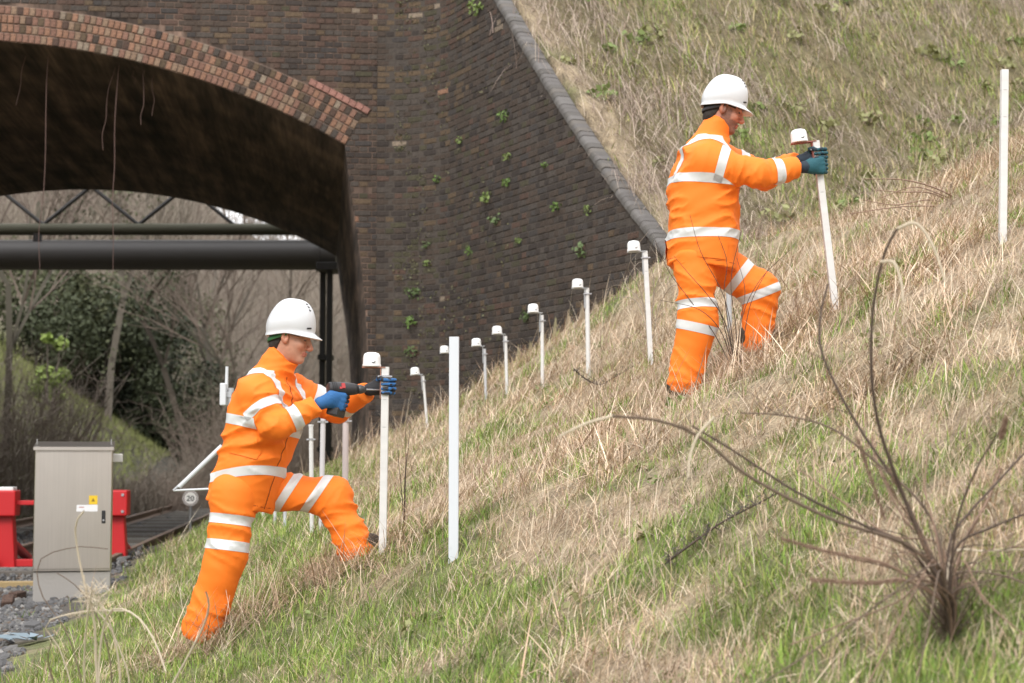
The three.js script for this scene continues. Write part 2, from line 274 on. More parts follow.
// height of the wall top along the wall, from the line of its coping
const wingTop = (() => {
  const ref = [[500, 0], [530, 52], [560, 101], [590, 146], [620, 190], [645, 224], [664, 247], [690, 277]];
  const out = [];
  for (const [px, py] of ref) { let best = null; for (let s = 0.5; s < WEND + 0.6; s += 0.01) { const q = wingAt(s), y0 = toWorld(q.u, 0, q.v), c = pix(V(y0.x, 4, y0.z)); if (best === null || Math.abs(c[0] - px) < best[0]) { best = [Math.abs(c[0] - px), s, -y0.z]; } } out.push([best[1], at(px, py, best[2]).y]); }
  const sl = (out[1][1] - out[0][1]) / (out[1][0] - out[0][0]);
  return s => { if (s <= out[0][0]) return Math.min(TOP, out[0][1] + (s - out[0][0]) * sl); for (let i = 0; i < out.length - 1; i++) if (s <= out[i + 1][0]) return mix(out[i][1], out[i + 1][1], (s - out[i][0]) / (out[i + 1][0] - out[i][0])); const n = out.length - 1; return out[n][1] + (s - out[n][0]) * -0.75; };
})();
{
  const P = [], uv = [], I = [], TH = 0.2, n = 90;
  for (let i = 0; i <= n; i++) { const s = WEND * i / n, q = wingAt(s), nu = -q.dv, nv = q.du, y = wingTop(s) - 0.08; // normal pointing behind the wall
    for (const [o, yy] of [[0.009, -1.2], [0.009, y], [TH, y], [TH, -1.2]]) { P.push(q.u + nu * o, yy, -(q.v + nv * o)); uv.push(s, yy + o); } }
  for (let i = 0; i < n; i++) for (let k = 0; k < 4; k++) { const a = i * 4 + k, b = i * 4 + (k + 1) % 4; I.push(a, b, a + 4, b, b + 4, a + 4); }
  I.push(0, 2, 1, 0, 3, 2); const e = n * 4; I.push(e, e + 1, e + 2, e, e + 2, e + 3);
  let g = new THREE.BufferGeometry(); g.setAttribute('position', new THREE.Float32BufferAttribute(P, 3)); g.setAttribute('uv', new THREE.Float32BufferAttribute(uv, 2)); g.setIndex(I); g = g.toNonIndexed(); g.computeVertexNormals();
  const core = mesh('masonry', g, std(lin(0.07, 0.057, 0.048), 1, { bumpMap: grainBump, bumpScale: 0.01 }), wing);
  const list = [], r = rng(123), X = V(), Y = V(0, 1, 0), Z = V();
  const basis = (s, y, w, h, out) => { const q = wingAt(s), nu = q.dv, nv = -q.du; X.set(q.du, 0, -q.dv); Z.set(nu, 0, -nv); return new THREE.Matrix4().makeBasis(X.clone().multiplyScalar(w), Y.clone().multiplyScalar(h), Z.clone().multiplyScalar(DEP)).setPosition(q.u + nu * out, y, -(q.v + nv * out)); };
  for (let row = 0; row * ROW < TOP + 0.6; row++) {
    const yc = row * ROW - 0.6 + ROW / 2, len = row % 2 ? 0.2285 : 0.1143;
    for (let s = row % 2 ? -0.057 : 0; s < WEND; s += len) {
      const a = Math.max(s + 0.005, 0.003), b = Math.min(s + len - 0.005, WEND), mid = (a + b) / 2; if (b - a < 0.02) continue;
      const top = Math.min(wingTop(a), wingTop(b)) - 0.07; if (yc + ROW / 2 > top + 0.03) continue;
      const q = wingAt(mid), w = toWorld(q.u, yc, q.v), [px, py] = pix(w);
      if (yc < ground(w.x, -w.z - 0.1) - 0.3) continue;
      const seen = py > 4 && px < 660 && yc > ground(w.x, -w.z - 0.15, false) + 0.1;
      const m = basis(mid, yc, b - a, ROW - 0.009, -0.002 + (r() - 0.5) * 0.008);
      list.push({ m, k: wallKey(px, py, r(), true), s: (seen ? 10 : 0) + 40 * (b - a) / -w.z + r() * 0.15 });
    }
  }
  layBricks(list, core, 'brick', 300);
  // coping: bull-nosed bricks laid on edge up the rake
  const cop = [0, 1, 2].map(() => { const sh = new THREE.Shape(); sh.moveTo(-0.1, 0); sh.lineTo(0.1, 0); sh.lineTo(0.1, 0.035); sh.quadraticCurveTo(0.095, 0.065, 0.065, 0.07); sh.lineTo(-0.065, 0.07); sh.quadraticCurveTo(-0.095, 0.065, -0.1, 0.035); sh.closePath(); return new THREE.ExtrudeGeometry(sh, { depth: 0.072, bevelEnabled: true, bevelSize: 0.004, bevelThickness: 0.004, bevelSegments: 1, curveSegments: 3 }).translate(0, 0, -0.036); });
  const cm = [[0.12, 0.111, 0.106], [0.14, 0.131, 0.125], [0.105, 0.097, 0.09], [0.13, 0.117, 0.105]].map(c => std(lin(...c), 0.95, { bumpMap: grainBump, bumpScale: 0.008 }));
  let s = 0.45;
  while (s < WEND - 0.02) {
    const q = wingAt(s), y = wingTop(s), sl = (wingTop(s + 0.02) - wingTop(s - 0.02)) / 0.04, L = Math.hypot(1, sl);
    if (y < TOP - 0.05) {
      const o = mesh('coping_brick', cop[0], cm[Math.floor(r() * 4)], wing);
      const T = V(q.du, sl, -q.dv).normalize(), S = V(-q.dv, 0, -q.du).normalize(), U = V().crossVectors(T, S).normalize(); if (U.y < 0) U.negate();
      const m = new THREE.Matrix4().makeBasis(S, U, V().crossVectors(S, U)); o.quaternion.setFromRotationMatrix(m);
      o.position.set(q.u - q.dv * 0.075, y - 0.08 + (r() - 0.5) * 0.012, -(q.v + q.du * 0.075)); o.rotateZ((r() - 0.5) * 0.03);
    }
    s += 0.081 / L;
  }
}
// ------------------------------------------------------------------ pipe crossing beyond the bridge
{
  const D = 36.5, black = std(lin(0.035, 0.033, 0.033), 0.55, { bumpMap: grainBump, bumpScale: 0.004 }), green = std(lin(0.09, 0.088, 0.06), 0.8, { bumpMap: grainBump, bumpScale: 0.006 }), grey = std(lin(0.115, 0.11, 0.107), 0.55, { bumpMap: grainBump, bumpScale: 0.004 });
  const L = -40, y1 = at(100, 255, D).y, y2 = at(100, 230, D).y, y3 = at(40, 187, D).y, xr = at(337, 255, D).x, S = D / F;
  const pipe = thing('large_pipe', 'large dark grey pipe crossing the railway beyond the arch', 'pipe', V(xr, y1, -D));
  mesh('pipe_shell', new THREE.CylinderGeometry(15.2 * S, 15.2 * S, 40, 32).rotateZ(Math.PI / 2).translate(-20, 0, 0), grey, pipe);
  for (let k = 0; k < 6; k++) mesh('flange', new THREE.CylinderGeometry(16.6 * S, 16.6 * S, 0.09, 32).rotateZ(Math.PI / 2).translate(-0.4 - k * 7.6, 0, 0), grey, pipe);
  const tr = thing('truss_pipe', 'thin mossy pipe with a steel truss above the large pipe', 'pipe truss', V(xr + 0.3, y2, -D + 0.1));
  mesh('lower_pipe', new THREE.CylinderGeometry(6 * S, 6 * S, 40, 20).rotateZ(Math.PI / 2).translate(-20, 0, 0), green, tr);
  mesh('top_chord', box(36, 0.08, 0.09, -22, y3 - y2, 0), black, tr);
  const xa = px => at(px, 200, D).x - xr - 0.3;
  for (let k = -14; k < 3; k++) { const a = xa(92 + k * 95), b = xa(45 + k * 95), c = xa(140 + k * 95); if (k < 2) { mesh('diagonal', rod(V(a, y3 - y2, 0), V(b, 0.1, 0), 0.045, 0.045, 6), black, tr); mesh('diagonal', rod(V(a, y3 - y2, 0), V(c, 0.1, 0), 0.045, 0.045, 6), black, tr); } }
  mesh('hanger', box(0.16, 0.42, 0.14, xa(40), -0.14, 0.02), black, tr);
  const b = at(327, 272, D - 0.1), leg = thing('pipe_support', 'black steel trestle leg under the right end of the large pipe', 'support', V(b.x, 0, -D + 0.2));
  for (const s of [-1, 1]) mesh('leg', box(0.12, b.y + 0.3, 0.16, s * 0.1, b.y / 2 - 0.15, 0.25 * s, 0.01), black, leg);
  mesh('cap_beam', box(0.44, 0.16, 0.9, 0.05, b.y + 0.07, 0, 0.01), black, leg); mesh('stiffener', [box(0.3, 0.1, 0.5, 0, b.y * 0.66, 0), box(0.3, 0.1, 0.5, 0, b.y * 0.3, 0)], black, leg);
}
// ------------------------------------------------------------------ woods beyond the bridge
const barkM = [std(lin(0.115, 0.097, 0.078), 0.95), std(lin(0.14, 0.122, 0.098), 0.95), std(lin(0.10, 0.09, 0.068), 0.95)], twigM = [std(lin(0.22, 0.178, 0.142), 0.95), std(lin(0.24, 0.205, 0.165), 0.95), std(lin(0.2, 0.157, 0.128), 0.95)];
const leafMat = (r, g, b) => new THREE.MeshPhysicalMaterial({ color: lin(r, g, b), roughness: 0.7, transmission: 0.0, side: THREE.DoubleSide });
const ivyM = [leafMat(0.062, 0.075, 0.036), leafMat(0.10, 0.11, 0.052), leafMat(0.05, 0.062, 0.034)], bright = leafMat(0.24, 0.32, 0.075);
function prism(P, a, b, r0, r1) { // three-sided twig written straight into the arrays
  const d = b.clone().sub(a).normalize(), u = Math.abs(d.y) > 0.9 ? V(1, 0, 0) : V(0, 1, 0), s = V().crossVectors(d, u).normalize(), t = V().crossVectors(d, s), q = [];
  for (let i = 0; i < 3; i++) { const c = Math.cos(i * 2.094), e = Math.sin(i * 2.094); q.push([a.x + (s.x * c + t.x * e) * r0, a.y + (s.y * c + t.y * e) * r0, a.z + (s.z * c + t.z * e) * r0, b.x + (s.x * c + t.x * e) * r1, b.y + (s.y * c + t.y * e) * r1, b.z + (s.z * c + t.z * e) * r1]); }
  for (let i = 0; i < 3; i++) { const m = q[i], n = q[(i + 1) % 3]; P.push(m[0], m[1], m[2], n[0], n[1], n[2], m[3], m[4], m[5], n[0], n[1], n[2], n[3], n[4], n[5], m[3], m[4], m[5]); }
}
const geoOf = P => { const g = new THREE.BufferGeometry(); g.setAttribute('position', new THREE.Float32BufferAttribute(P, 3)); g.computeVertexNormals(); return g; };
function leaves(P, c, R, n, size, r, flat = 1) { for (let i = 0; i < n; i++) { const a = r() * 6.283, z = r() * 2 - 1, q = Math.cbrt(r()) * (0.7 + 0.3 * r()), k = Math.sqrt(1 - z * z), p = V(c.x + Math.cos(a) * k * R * q, c.y + z * R * q * flat, c.z + Math.sin(a) * k * R * q), u = V(r() - 0.5, r() - 0.5, r() - 0.5).normalize(), w = V(r() - 0.5, r() - 0.5, r() - 0.5).cross(u).normalize(), s = size * (0.6 + 0.8 * r()); P.push(p.x - u.x * s, p.y - u.y * s, p.z - u.z * s, p.x + w.x * s * 0.6, p.y + w.y * s * 0.6, p.z + w.z * s * 0.6, p.x + u.x * s, p.y + u.y * s, p.z + u.z * s, p.x - u.x * s, p.y - u.y * s, p.z - u.z * s, p.x + u.x * s, p.y + u.y * s, p.z + u.z * s, p.x - w.x * s * 0.6, p.y - w.y * s * 0.6, p.z - w.z * s * 0.6); } }
function bareTree(base, h, seed, label, o = {}) {
  const r = rng(seed), T = [], C = [], ivy = [], g = thing('bare_tree', label, 'tree', base, o.group || 'trees beyond the arch');
  const grow = (p, d, len, rad, lev) => {
    const n = 3; let a = p.clone(), dir = d.clone();
    for (let i = 0; i < n; i++) { dir.add(V(r() - 0.5, (r() - 0.3) * 0.4, r() - 0.5).multiplyScalar(0.35)).normalize(); const b = a.clone().addScaledVector(dir, len / n), r0 = rad * (1 - 0.28 * i / n), r1 = rad * (1 - 0.28 * (i + 1) / n); prism(lev < 2 ? T : C, a, b, r0, r1); if (o.ivy && lev < 2 && b.y < h * 0.75) leaves(ivy, b, rad * 3 + 0.45, 70, 0.075, r, 1.3);
      if (lev < (o.far ? 4 : 5) && (i > 0 || lev > 0)) { const kids = lev === 0 ? 2 : lev < 3 ? 2 : 1; for (let k = 0; k < kids; k++) { const nd = dir.clone().add(V(r() - 0.5, r() * 0.5 - 0.12, r() - 0.5).multiplyScalar(1.7)).normalize(); grow(b, nd, len * (0.52 + 0.24 * r()), Math.max(r1 * (0.5 + 0.15 * r()), 0.007), lev + 1); } }
      a = b; }
  };
  grow(V(0, -0.3, 0), V((r() - 0.5) * 0.3, 1, (r() - 0.5) * 0.3).normalize(), h * 0.62, h * 0.011 + 0.03, 0);
  mesh('trunk', geoOf(T), barkM[seed % 3], g); mesh('crown', geoOf(C), twigM[(seed >> 1) % 3], g); if (ivy.length) mesh('ivy', geoOf(ivy), ivyM[seed % 3], g); return g;
}
function twigBush(base, R, h, n, seed, label, name = 'bare_shrub', cat = 'shrub') {
  const r = rng(seed), P = [], g = thing(name, label, cat, base, 'bare shrubs beyond the arch');
  for (let i = 0; i < n; i++) { const a = r() * 6.283, q = Math.sqrt(r()) * R * 0.8; let p = V(Math.cos(a) * q, -0.1, Math.sin(a) * q), d = V(Math.cos(a) * 0.5 * r() + (r() - 0.5) * 0.6, 1, Math.sin(a) * 0.5 * r() + (r() - 0.5) * 0.6).normalize(), rad = 0.009 + r() * 0.012, L = h * (0.5 + 0.6 * r()); for (let k = 0; k < 5; k++) { d.add(V(r() - 0.5, (r() - 0.5) * 0.4, r() - 0.5).multiplyScalar(0.4)).normalize(); const b = p.clone().addScaledVector(d, L / 5); prism(P, p, b, rad * (1 - k * 0.16), rad * (0.84 - k * 0.16)); if (k > 0) for (let m = 0; m < 2; m++) { const e = b.clone().addScaledVector(V(r() - 0.5, r() * 0.6, r() - 0.5).normalize(), L * 0.2 * (0.5 + r())); prism(P, b, e, rad * 0.45, 0.003); } p = b; } }
  mesh('twigs', geoOf(P), twigM[seed % 3], g); return g;
}
function ivyBush(base, R, h, n, seed, label, mat, size = 0.12) { const r = rng(seed), P = [], T = [], g = thing('ivy_thicket', label, 'thicket', base, 'ivy thickets beyond the arch'); const m = 7 + Math.floor(R * 2); for (let k = 0; k < m; k++) { const a = r() * 6.283, q = Math.sqrt(r()) * R * 0.8, c = V(Math.cos(a) * q, h * (0.12 + 0.75 * r()), Math.sin(a) * q); leaves(P, c, R * (0.28 + 0.3 * r()), Math.floor(n / m), size, r, 0.9); prism(T, V(c.x * 0.3, -0.2, c.z * 0.3), c, 0.05, 0.015); } mesh('foliage', geoOf(P), mat, g); mesh('stems', geoOf(T), barkM[0], g); return g; }
const spot = (px, d) => onGround((px - 512) / F * d, d, 0.1);
[[8, 41, 7.5, 0, 'grey bare tree at the far left under the pipes'], [62, 60, 10, 1, 'ivy-clad bare tree behind the bright leafy sapling'], [108, 58, 11, 1, 'tall bare tree with ivy up its trunk in the middle of the arch'], [150, 64, 10, 0, 'bare tree with crooked limb behind the dark thicket'], [190, 60, 10, 1, 'slim bare tree right of the dark ivy thicket'], [232, 66, 11, 0, 'bare tree behind the lower helmet'], [262, 58, 8, 0, 'small bare tree above the lower helmet'], [300, 72, 10.5, 0, 'bare tree left of the black trestle leg'], [335, 64, 8, 0, 'bare tree behind the black trestle leg'], [30, 70, 12, 0, 'tall bare tree high behind the pipes at far left'], [120, 80, 13, 0, 'tall bare tree rising over the truss'], [205, 86, 13, 0, 'hazy bare tree near the gap of sky'], [75, 90, 14, 0, 'tallest bare tree behind the truss'], [165, 95, 14, 0, 'distant bare tree under the arch crown'], [285, 90, 10, 0, 'distant bare tree below the gap of sky'], [-25, 60, 11, 0, 'bare tree beyond the left picture edge']].forEach(([px, d, h, ivy, label], i) => bareTree(spot(px, d), h, 11 + i * 7, label, { ivy, far: d > 57 }));
[[85, 60, 2.8, 4.2, 0, 'dark ivy thicket left of the ivy-clad trunk'], [122, 63, 2.8, 4.6, 2, 'dark ivy thicket right of the ivy-clad trunk'], [162, 64, 3.2, 4.4, 2, 'broad dark ivy thicket in the middle of the arch'], [198, 62, 2.8, 3.6, 0, 'dark ivy thicket next to the lower worker'], [140, 72, 4, 6.5, 1, 'tall ivy thicket behind the others'], [35, 60, 2.8, 5.0, 1, 'olive ivy thicket under the pipe at far left'], [232, 70, 3.0, 4.4, 0, 'ivy thicket behind the lower worker']].forEach(([px, d, R, h, m, label], i) => ivyBush(spot(px, d), R, h, 8500, 900 + i, label, ivyM[m], 0.085));
ivyBush(spot(48, 52), 0.6, 2.6, 900, 955, 'bright yellow-green leafy sapling on the bank', bright, 0.1);
[[8, 38, 1.7, 3.6, 'brown twiggy shrub at the left edge behind the buffer stop'], [36, 40, 1.5, 2.6, 'brown shrub below the bright sapling'], [78, 38, 1.4, 1.0, 'low brown shrub above the steel cabinet'], [118, 42, 1.5, 1.0, 'low brown shrub right of the steel cabinet'], [150, 45, 1.5, 1.1, 'low brown shrub below the dark thicket'], [182, 48, 1.6, 1.3, 'low brown shrub behind the round sign'], [210, 52, 1.8, 1.8, 'brown shrub behind the logger mast'], [240, 56, 2.2, 3.6, 'tall brown shrub behind the lower worker'], [270, 50, 1.8, 3.6, 'brown shrub below the lower helmet'], [300, 54, 2.2, 4.4, 'tall brown shrub left of the trestle leg'], [330, 50, 1.9, 4.0, 'brown shrub at the trestle leg'], [345, 60, 2.4, 5.0, 'brown shrub seen beside the abutment'], [255, 68, 3, 5.4, 'far brown shrub under the pipe'], [310, 75, 3, 6, 'far brown shrub right of the lower helmet']].forEach(([px, d, R, h, label], i) => twigBush(spot(px, d), R, h, 190, 400 + i, label));
{ // far wood that closes the view, one mass
  const r = rng(8), P = []; for (let i = 0; i < 230; i++) { const px = -120 + r() * 520, d = 95 + r() * 40, b = spot(px, d), h = 5 + r() * 6; let p = b.clone(); let dd = V((r() - 0.5) * 0.3, 1, (r() - 0.5) * 0.3).normalize(); for (let k = 0; k < 4; k++) { const q = p.clone().addScaledVector(dd, h / 4); prism(P, p, q, 0.1 - k * 0.022, 0.08 - k * 0.022); for (let m = 0; m < 7; m++) { const e = q.clone().add(V((r() - 0.5) * 3, r() * 1.8, (r() - 0.5) * 3)); prism(P, q, e, 0.022, 0.008); for (let n = 0; n < 3; n++) prism(P, e, e.clone().add(V((r() - 0.5) * 1.4, r() * 1, (r() - 0.5) * 1.4)), 0.01, 0.006); } dd.add(V((r() - 0.5) * 0.5, 0, (r() - 0.5) * 0.5)).normalize(); p = q; } }
  tag(mesh('distant_wood', geoOf(P), twigM[1]), 'distant bare winter wood closing the view through the arch', 'wood', null, 'stuff');
}
{ // grass and bramble on the far banks, one mass
  const r = rng(31), P = []; for (let i = 0; i < 40000; i++) { const d = 36 + 30 * r(), px = -40 + r() * 420, x = (px - 512) / F * d, u = uOf(x, d); if (u > -5.2 && u < 1.6) continue; const b = onGround(x, d, 0.02), h = 0.1 + 0.25 * r() * r(), a = r() * 6.28, w = 0.012 + 0.012 * r(); P.push(b.x - Math.cos(a) * w, b.y, b.z - Math.sin(a) * w, b.x + Math.cos(a) * w, b.y, b.z + Math.sin(a) * w, b.x + (r() - 0.5) * h, b.y + h, b.z + (r() - 0.5) * h); }
  tag(mesh('bank_grass', geoOf(P), std(lin(0.22, 0.24, 0.09), 1)), 'rough grass on the banks beyond the arch', 'grass', null, 'stuff');
}
// creepers hanging from the arch
[[33, 46, 16, 105, 'short creeper at the far left of the arch'], [49, 48, 40, 270, 'longest creeper hanging past the pipes at left'], [117, 60, 103, 150, 'short creeper of the pair in the middle'], [120, 60, 113, 275, 'long creeper of the pair in the middle'], [131, 63, 134, 84, 'tiny creeper right of the middle pair'], [147, 69, 141, 125, 'curled creeper near the ring'], [157, 71, 152, 116, 'curved creeper furthest to the right']].forEach(([x0, y0, x1, y1, label], i) => {
  const r = rng(60 + i), d = 22.15 - 0.15 * (i % 2), top = at(x0, y0 - 4, d), pts = []; const n = 6; for (let k = 0; k <= n; k++) { const t = k / n; pts.push(at(mix(x0, x1, Math.pow(t, 0.7)) + (k && k < n ? (r() - 0.5) * 5 : 0), mix(y0 - 4, y1, t), d).sub(top)); }
  const g = thing('hanging_creeper', 'dry ' + label, 'creeper', top, 'dry creepers hanging from the arch'); mesh('stem', tube(pts, 0.008, 0.004, 5, 26), std(lin(0.16, 0.1, 0.085), 0.95), g);
});
// ------------------------------------------------------------------ track, buffer stop, cabinet, sign, mast
const TU = -3.15, gaugeHalf = 0.7525, railTop = 0.24;
{
  const rusty = std(lin(0.2, 0.135, 0.1), 0.75, { bumpMap: grainBump, bumpScale: 0.003 }), sleeperM = [std(lin(0.13, 0.115, 0.1), 0.95, { bumpMap: grainBump, bumpScale: 0.006 }), std(lin(0.2, 0.195, 0.18), 0.95, { bumpMap: grainBump, bumpScale: 0.006 }), std(lin(0.1, 0.085, 0.07), 0.95, { bumpMap: grainBump, bumpScale: 0.006 })];
  const railShape = () => { const s = new THREE.Shape(); [[-0.07, 0], [0.07, 0], [0.07, 0.012], [0.012, 0.03], [0.01, 0.105], [0.035, 0.118], [0.035, 0.15], [-0.035, 0.15], [-0.035, 0.118], [-0.01, 0.105], [-0.012, 0.03], [-0.07, 0.012]].forEach((p, i) => i ? s.lineTo(...p) : s.moveTo(...p)); s.closePath(); return s; };
  const track = thing('railway_track', 'rusty siding track running away under the arch', 'railway track', toWorld(TU, 0, 19.6)); track.rotation.y = ANG;
  const shape = railShape();
  for (const s of [-1, 1]) mesh('rail', new THREE.ExtrudeGeometry(shape, { depth: 32, bevelEnabled: false }).translate(s * gaugeHalf, railTop - 0.15, -32), rusty, track);
  const sg = box(2.5, 0.13, 0.25, 0, 0.03, 0); for (let k = 0; k < 46; k++) { const m = mesh('sleeper', sg, sleeperM[(k * 7) % 3], track); m.position.set(0, 0, -0.4 - k * 0.68); m.rotation.y = 0.02 * Math.sin(k * 3.7); }
  const t2 = thing('railway_track', 'second track at the far left, mostly hidden behind the buffer stop', 'railway track', toWorld(TU - 3.4, 0, 11.6)); t2.rotation.y = ANG;
  for (const s of [-1, 1]) mesh('rail', new THREE.ExtrudeGeometry(shape, { depth: 32, bevelEnabled: false }).translate(s * gaugeHalf, railTop - 0.15, -32), rusty, t2);
  for (let k = 0; k < 46; k++) { const m = mesh('sleeper', sg, sleeperM[(k * 5) % 3], t2); m.position.set(0, 0, -0.4 - k * 0.68); }
}
{ // ballast
  const r = rng(404), geos = [0, 1, 2].map(k => { const g = new THREE.IcosahedronGeometry(1, 0), p = g.attributes.position, q = rng(k + 1), map = {}; for (let i = 0; i < p.count; i++) { const key = [p.getX(i), p.getY(i), p.getZ(i)].map(v => v.toFixed(3)).join(); const f = map[key] ??= 0.7 + 0.5 * q(); p.setXYZ(i, p.getX(i) * f, p.getY(i) * f * 0.75, p.getZ(i) * f); } g.computeVertexNormals(); return g; });
  const lists = [[], [], []];
  for (let i = 0; i < 60000; i++) { const v = 9 + 38 * r() * r(), u = -7.6 + 6 * r(), y = ground(toWorld(u, 0, v).x, -toWorld(u, 0, v).z); if (u > -2.05 + 0.35 * noise(v * 1.3, u, 2) - 0.02 * (v - 12)) continue; const p = toWorld(u, 0, v); if (Math.abs(p.x) / -p.z > 0.33) continue; const s = 0.016 + 0.03 * r() * r() + (r() < 0.01 ? 0.04 : 0); lists[i % 3].push([p.x, y + s * 0.2 + (v > 19.4 && Math.abs(Math.abs(u - TU) - 1.3) < 1.2 ? 0.06 * r() : 0), p.z, s, r() * 6.28, r() * 3, r()]); }
  lists.forEach((L, k) => { const im = new THREE.InstancedMesh(geos[k], std(lin(1, 1, 1), 0.95), L.length), m = new THREE.Matrix4(), q = new THREE.Quaternion(); L.forEach((a, i) => { q.setFromEuler(new THREE.Euler(a[5], a[4], a[5] * 2)); m.compose(V(a[0], a[1], a[2]), q, V(a[3], a[3], a[3])); im.setMatrixAt(i, m); const t = a[6], c = t < 0.55 ? [0.10, 0.098, 0.1] : t < 0.8 ? [0.15, 0.145, 0.14] : t < 0.93 ? [0.11, 0.085, 0.068] : [0.24, 0.23, 0.22]; im.setColorAt(i, lin(...c.map(x => x * (0.8 + 0.4 * ((t * 97) % 1))))); }); im.name = numbered('ballast'); im.castShadow = im.receiveShadow = true; scene.add(im); tag(im, 'grey broken stone ballast round the track', 'ballast', null, 'stuff'); });
}
{ // red buffer stop
  const red = std(lin(0.50, 0.012, 0.016), 0.45, { bumpMap: grainBump, bumpScale: 0.001 }), wht = std(lin(0.7, 0.7, 0.7), 0.6), hw = 0.66, D = 20.8, b = onGround((65.5 - 512) / F * D, D); b.y = 0.0;
  const g = thing('buffer_stop', 'red steel buffer stop standing behind the steel cabinet', 'buffer stop', b); g.rotation.y = 0.1;
  const yTop = at(15, 490, D).y;
  for (const s of [-1, 1]) {
    const head = mesh('buffer_head', box(0.27, 0.31, 0.34, s * hw, yTop - 0.155, 0.1, 0.02), red, g); if (s < 0) mesh('white_top', box(0.2, 0.05, 0.24, s * hw, yTop + 0.015, 0.1, 0.012), wht, head);
    for (const dy of [-0.1, 0.1]) mesh('bolt', new THREE.CylinderGeometry(0.018, 0.018, 0.02, 8).rotateX(Math.PI / 2).translate(s * (hw + 0.08), yTop - 0.155 + dy, 0.275), steel, head);
    const leg = new THREE.Shape(); [[-0.1, 0], [0.12, 0], [0.075, yTop - 0.31], [-0.075, yTop - 0.31]].forEach((p, i) => i ? leg.lineTo(...p) : leg.moveTo(...p)); mesh('post', new THREE.ExtrudeGeometry(leg, { depth: 0.2, bevelEnabled: true, bevelSize: 0.008, bevelThickness: 0.008, bevelSegments: 1 }).translate(s * hw, 0, -0.05), red, g);
    mesh('brace', rod(V(s * hw, yTop - 0.6, -0.1), V(s * hw, 0.1, -1.4), 0.06, 0.06, 6), red, g);
    mesh('foot', box(0.26, 0.08, 0.4, s * hw, 0.03, 0.05, 0.01), red, g);
  }
  mesh('cross_beam', box(hw * 2, 0.055, 0.06, 0, yTop - 0.15, 0.14, 0.008), red, g); mesh('base_beam', box(hw * 2, 0.09, 0.1, 0, 0.12, 0.06, 0.01), red, g);
}
{ // stainless cabinet
  const D = 15.7, L = at(33.5, 590, D), R = at(109.5, 590, D), top = at(70, 445, D).y, w = R.x - L.x, b = V((L.x + R.x) / 2, at(70, 603, D).y, -D), dep = 0.32, yP = at(70, 572, D).y - b.y, yT = top - b.y;
  const g = thing('steel_cabinet', 'stainless steel equipment cabinet beside the track', 'cabinet', b); g.rotation.y = 0.21;
  const rough = noiseTex(256, 256, (u, v) => 0.93 + 0.06 * fbm(u * 4, v * 4, 2, 4) + 0.05 * noise(u * 70, v * 1.5)); 
  const ss = new THREE.MeshPhysicalMaterial({ color: lin(0.60, 0.55, 0.505), metalness: 1.0, roughness: 0.3, map: rough });
  const dull = std(lin(0.36, 0.34, 0.32), 0.7, { metalness: 0.3, bumpMap: grainBump, bumpScale: 0.002 });
  mesh('plinth', box(w * 0.985, yP + 0.3, dep * 0.96, 0, yP / 2 - 0.15, -dep / 2 - 0.01, 0.006), dull, g);
  mesh('body', box(w, yT - yP - 0.05, dep, 0, yP + (yT - yP - 0.05) / 2 + 0.006, -dep / 2, 0.006), ss, g);
  const door = mesh('door', box(w - 0.012, yT - yP - 0.09, 0.022, 0, yP + (yT - yP - 0.05) / 2 + 0.008, 0.012, 0.004), ss, g);
  const roof = new THREE.Shape(); [[0.055, 0], [0.055, 0.03], [-dep - 0.03, 0.085], [-dep - 0.03, 0]].forEach((p, i) => i ? roof.lineTo(...p) : roof.moveTo(...p)); mesh('roof', new THREE.ExtrudeGeometry(roof, { depth: w + 0.02, bevelEnabled: false }).rotateY(-Math.PI / 2).translate(w / 2 + 0.01, yT - 0.048, 0), ss, g);
  for (const s of [-1, 1]) mesh('lifting_pin', new THREE.CylinderGeometry(0.006, 0.006, 0.05, 8).translate(s * (w / 2 - 0.015), yT + 0.03, -0.04), steel, g);
  const px = (x, y) => { const q = at(x, y, D); return [q.x - b.x, q.y - b.y]; };
  const lab = (x0, y0, x1, y1, col, nm) => { const a = px(x0, y1), c = px(x1, y0); return mesh(nm, box(c[0] - a[0], c[1] - a[1], 0.002, (a[0] + c[0]) / 2, (a[1] + c[1]) / 2, 0.0245), std(col, 0.6), door); };
  const yl = lab(88.5, 495.5, 97, 504.5, lin(0.72, 0.48, 0.02), 'warning_label'), wl = lab(76.5, 504.8, 97, 511.5, lin(0.72, 0.72, 0.74), 'white_label');
  { const tri = new THREE.Shape(); tri.moveTo(-0.017, -0.014); tri.lineTo(0.017, -0.014); tri.lineTo(0, 0.018); tri.closePath(); const q = px(92.7, 500); mesh('symbol', new THREE.ExtrudeGeometry(tri, { depth: 0.001, bevelEnabled: false }).translate(q[0], q[1], 0.0257), darkLabel(), yl); const w0 = px(79, 507.2), w1 = px(84, 507.2); mesh('print', box(w1[0] - w0[0], 0.007, 0.001, (w0[0] + w1[0]) / 2, w0[1], 0.0257), std(lin(0.4, 0.12, 0.1), 0.7), wl); }
  function darkLabel() { return std(lin(0.25, 0.15, 0.01), 0.7); }
  { const q = px(102.8, 517); const h = mesh('handle', box(0.034, 0.118, 0.014, q[0], q[1], 0.03, 0.006), std(lin(0.015, 0.015, 0.017), 0.5), door); mesh('lock', new THREE.CylinderGeometry(0.009, 0.009, 0.006, 14).rotateX(Math.PI / 2).translate(q[0], q[1] - 0.03, 0.039), steel, h); }
  { const q = px(116, 458); mesh('side_vent', box(0.1, 0.08, 0.12, q[0], q[1], -0.15, 0.01), std(lin(0.5, 0.48, 0.45), 0.6), g); }
}
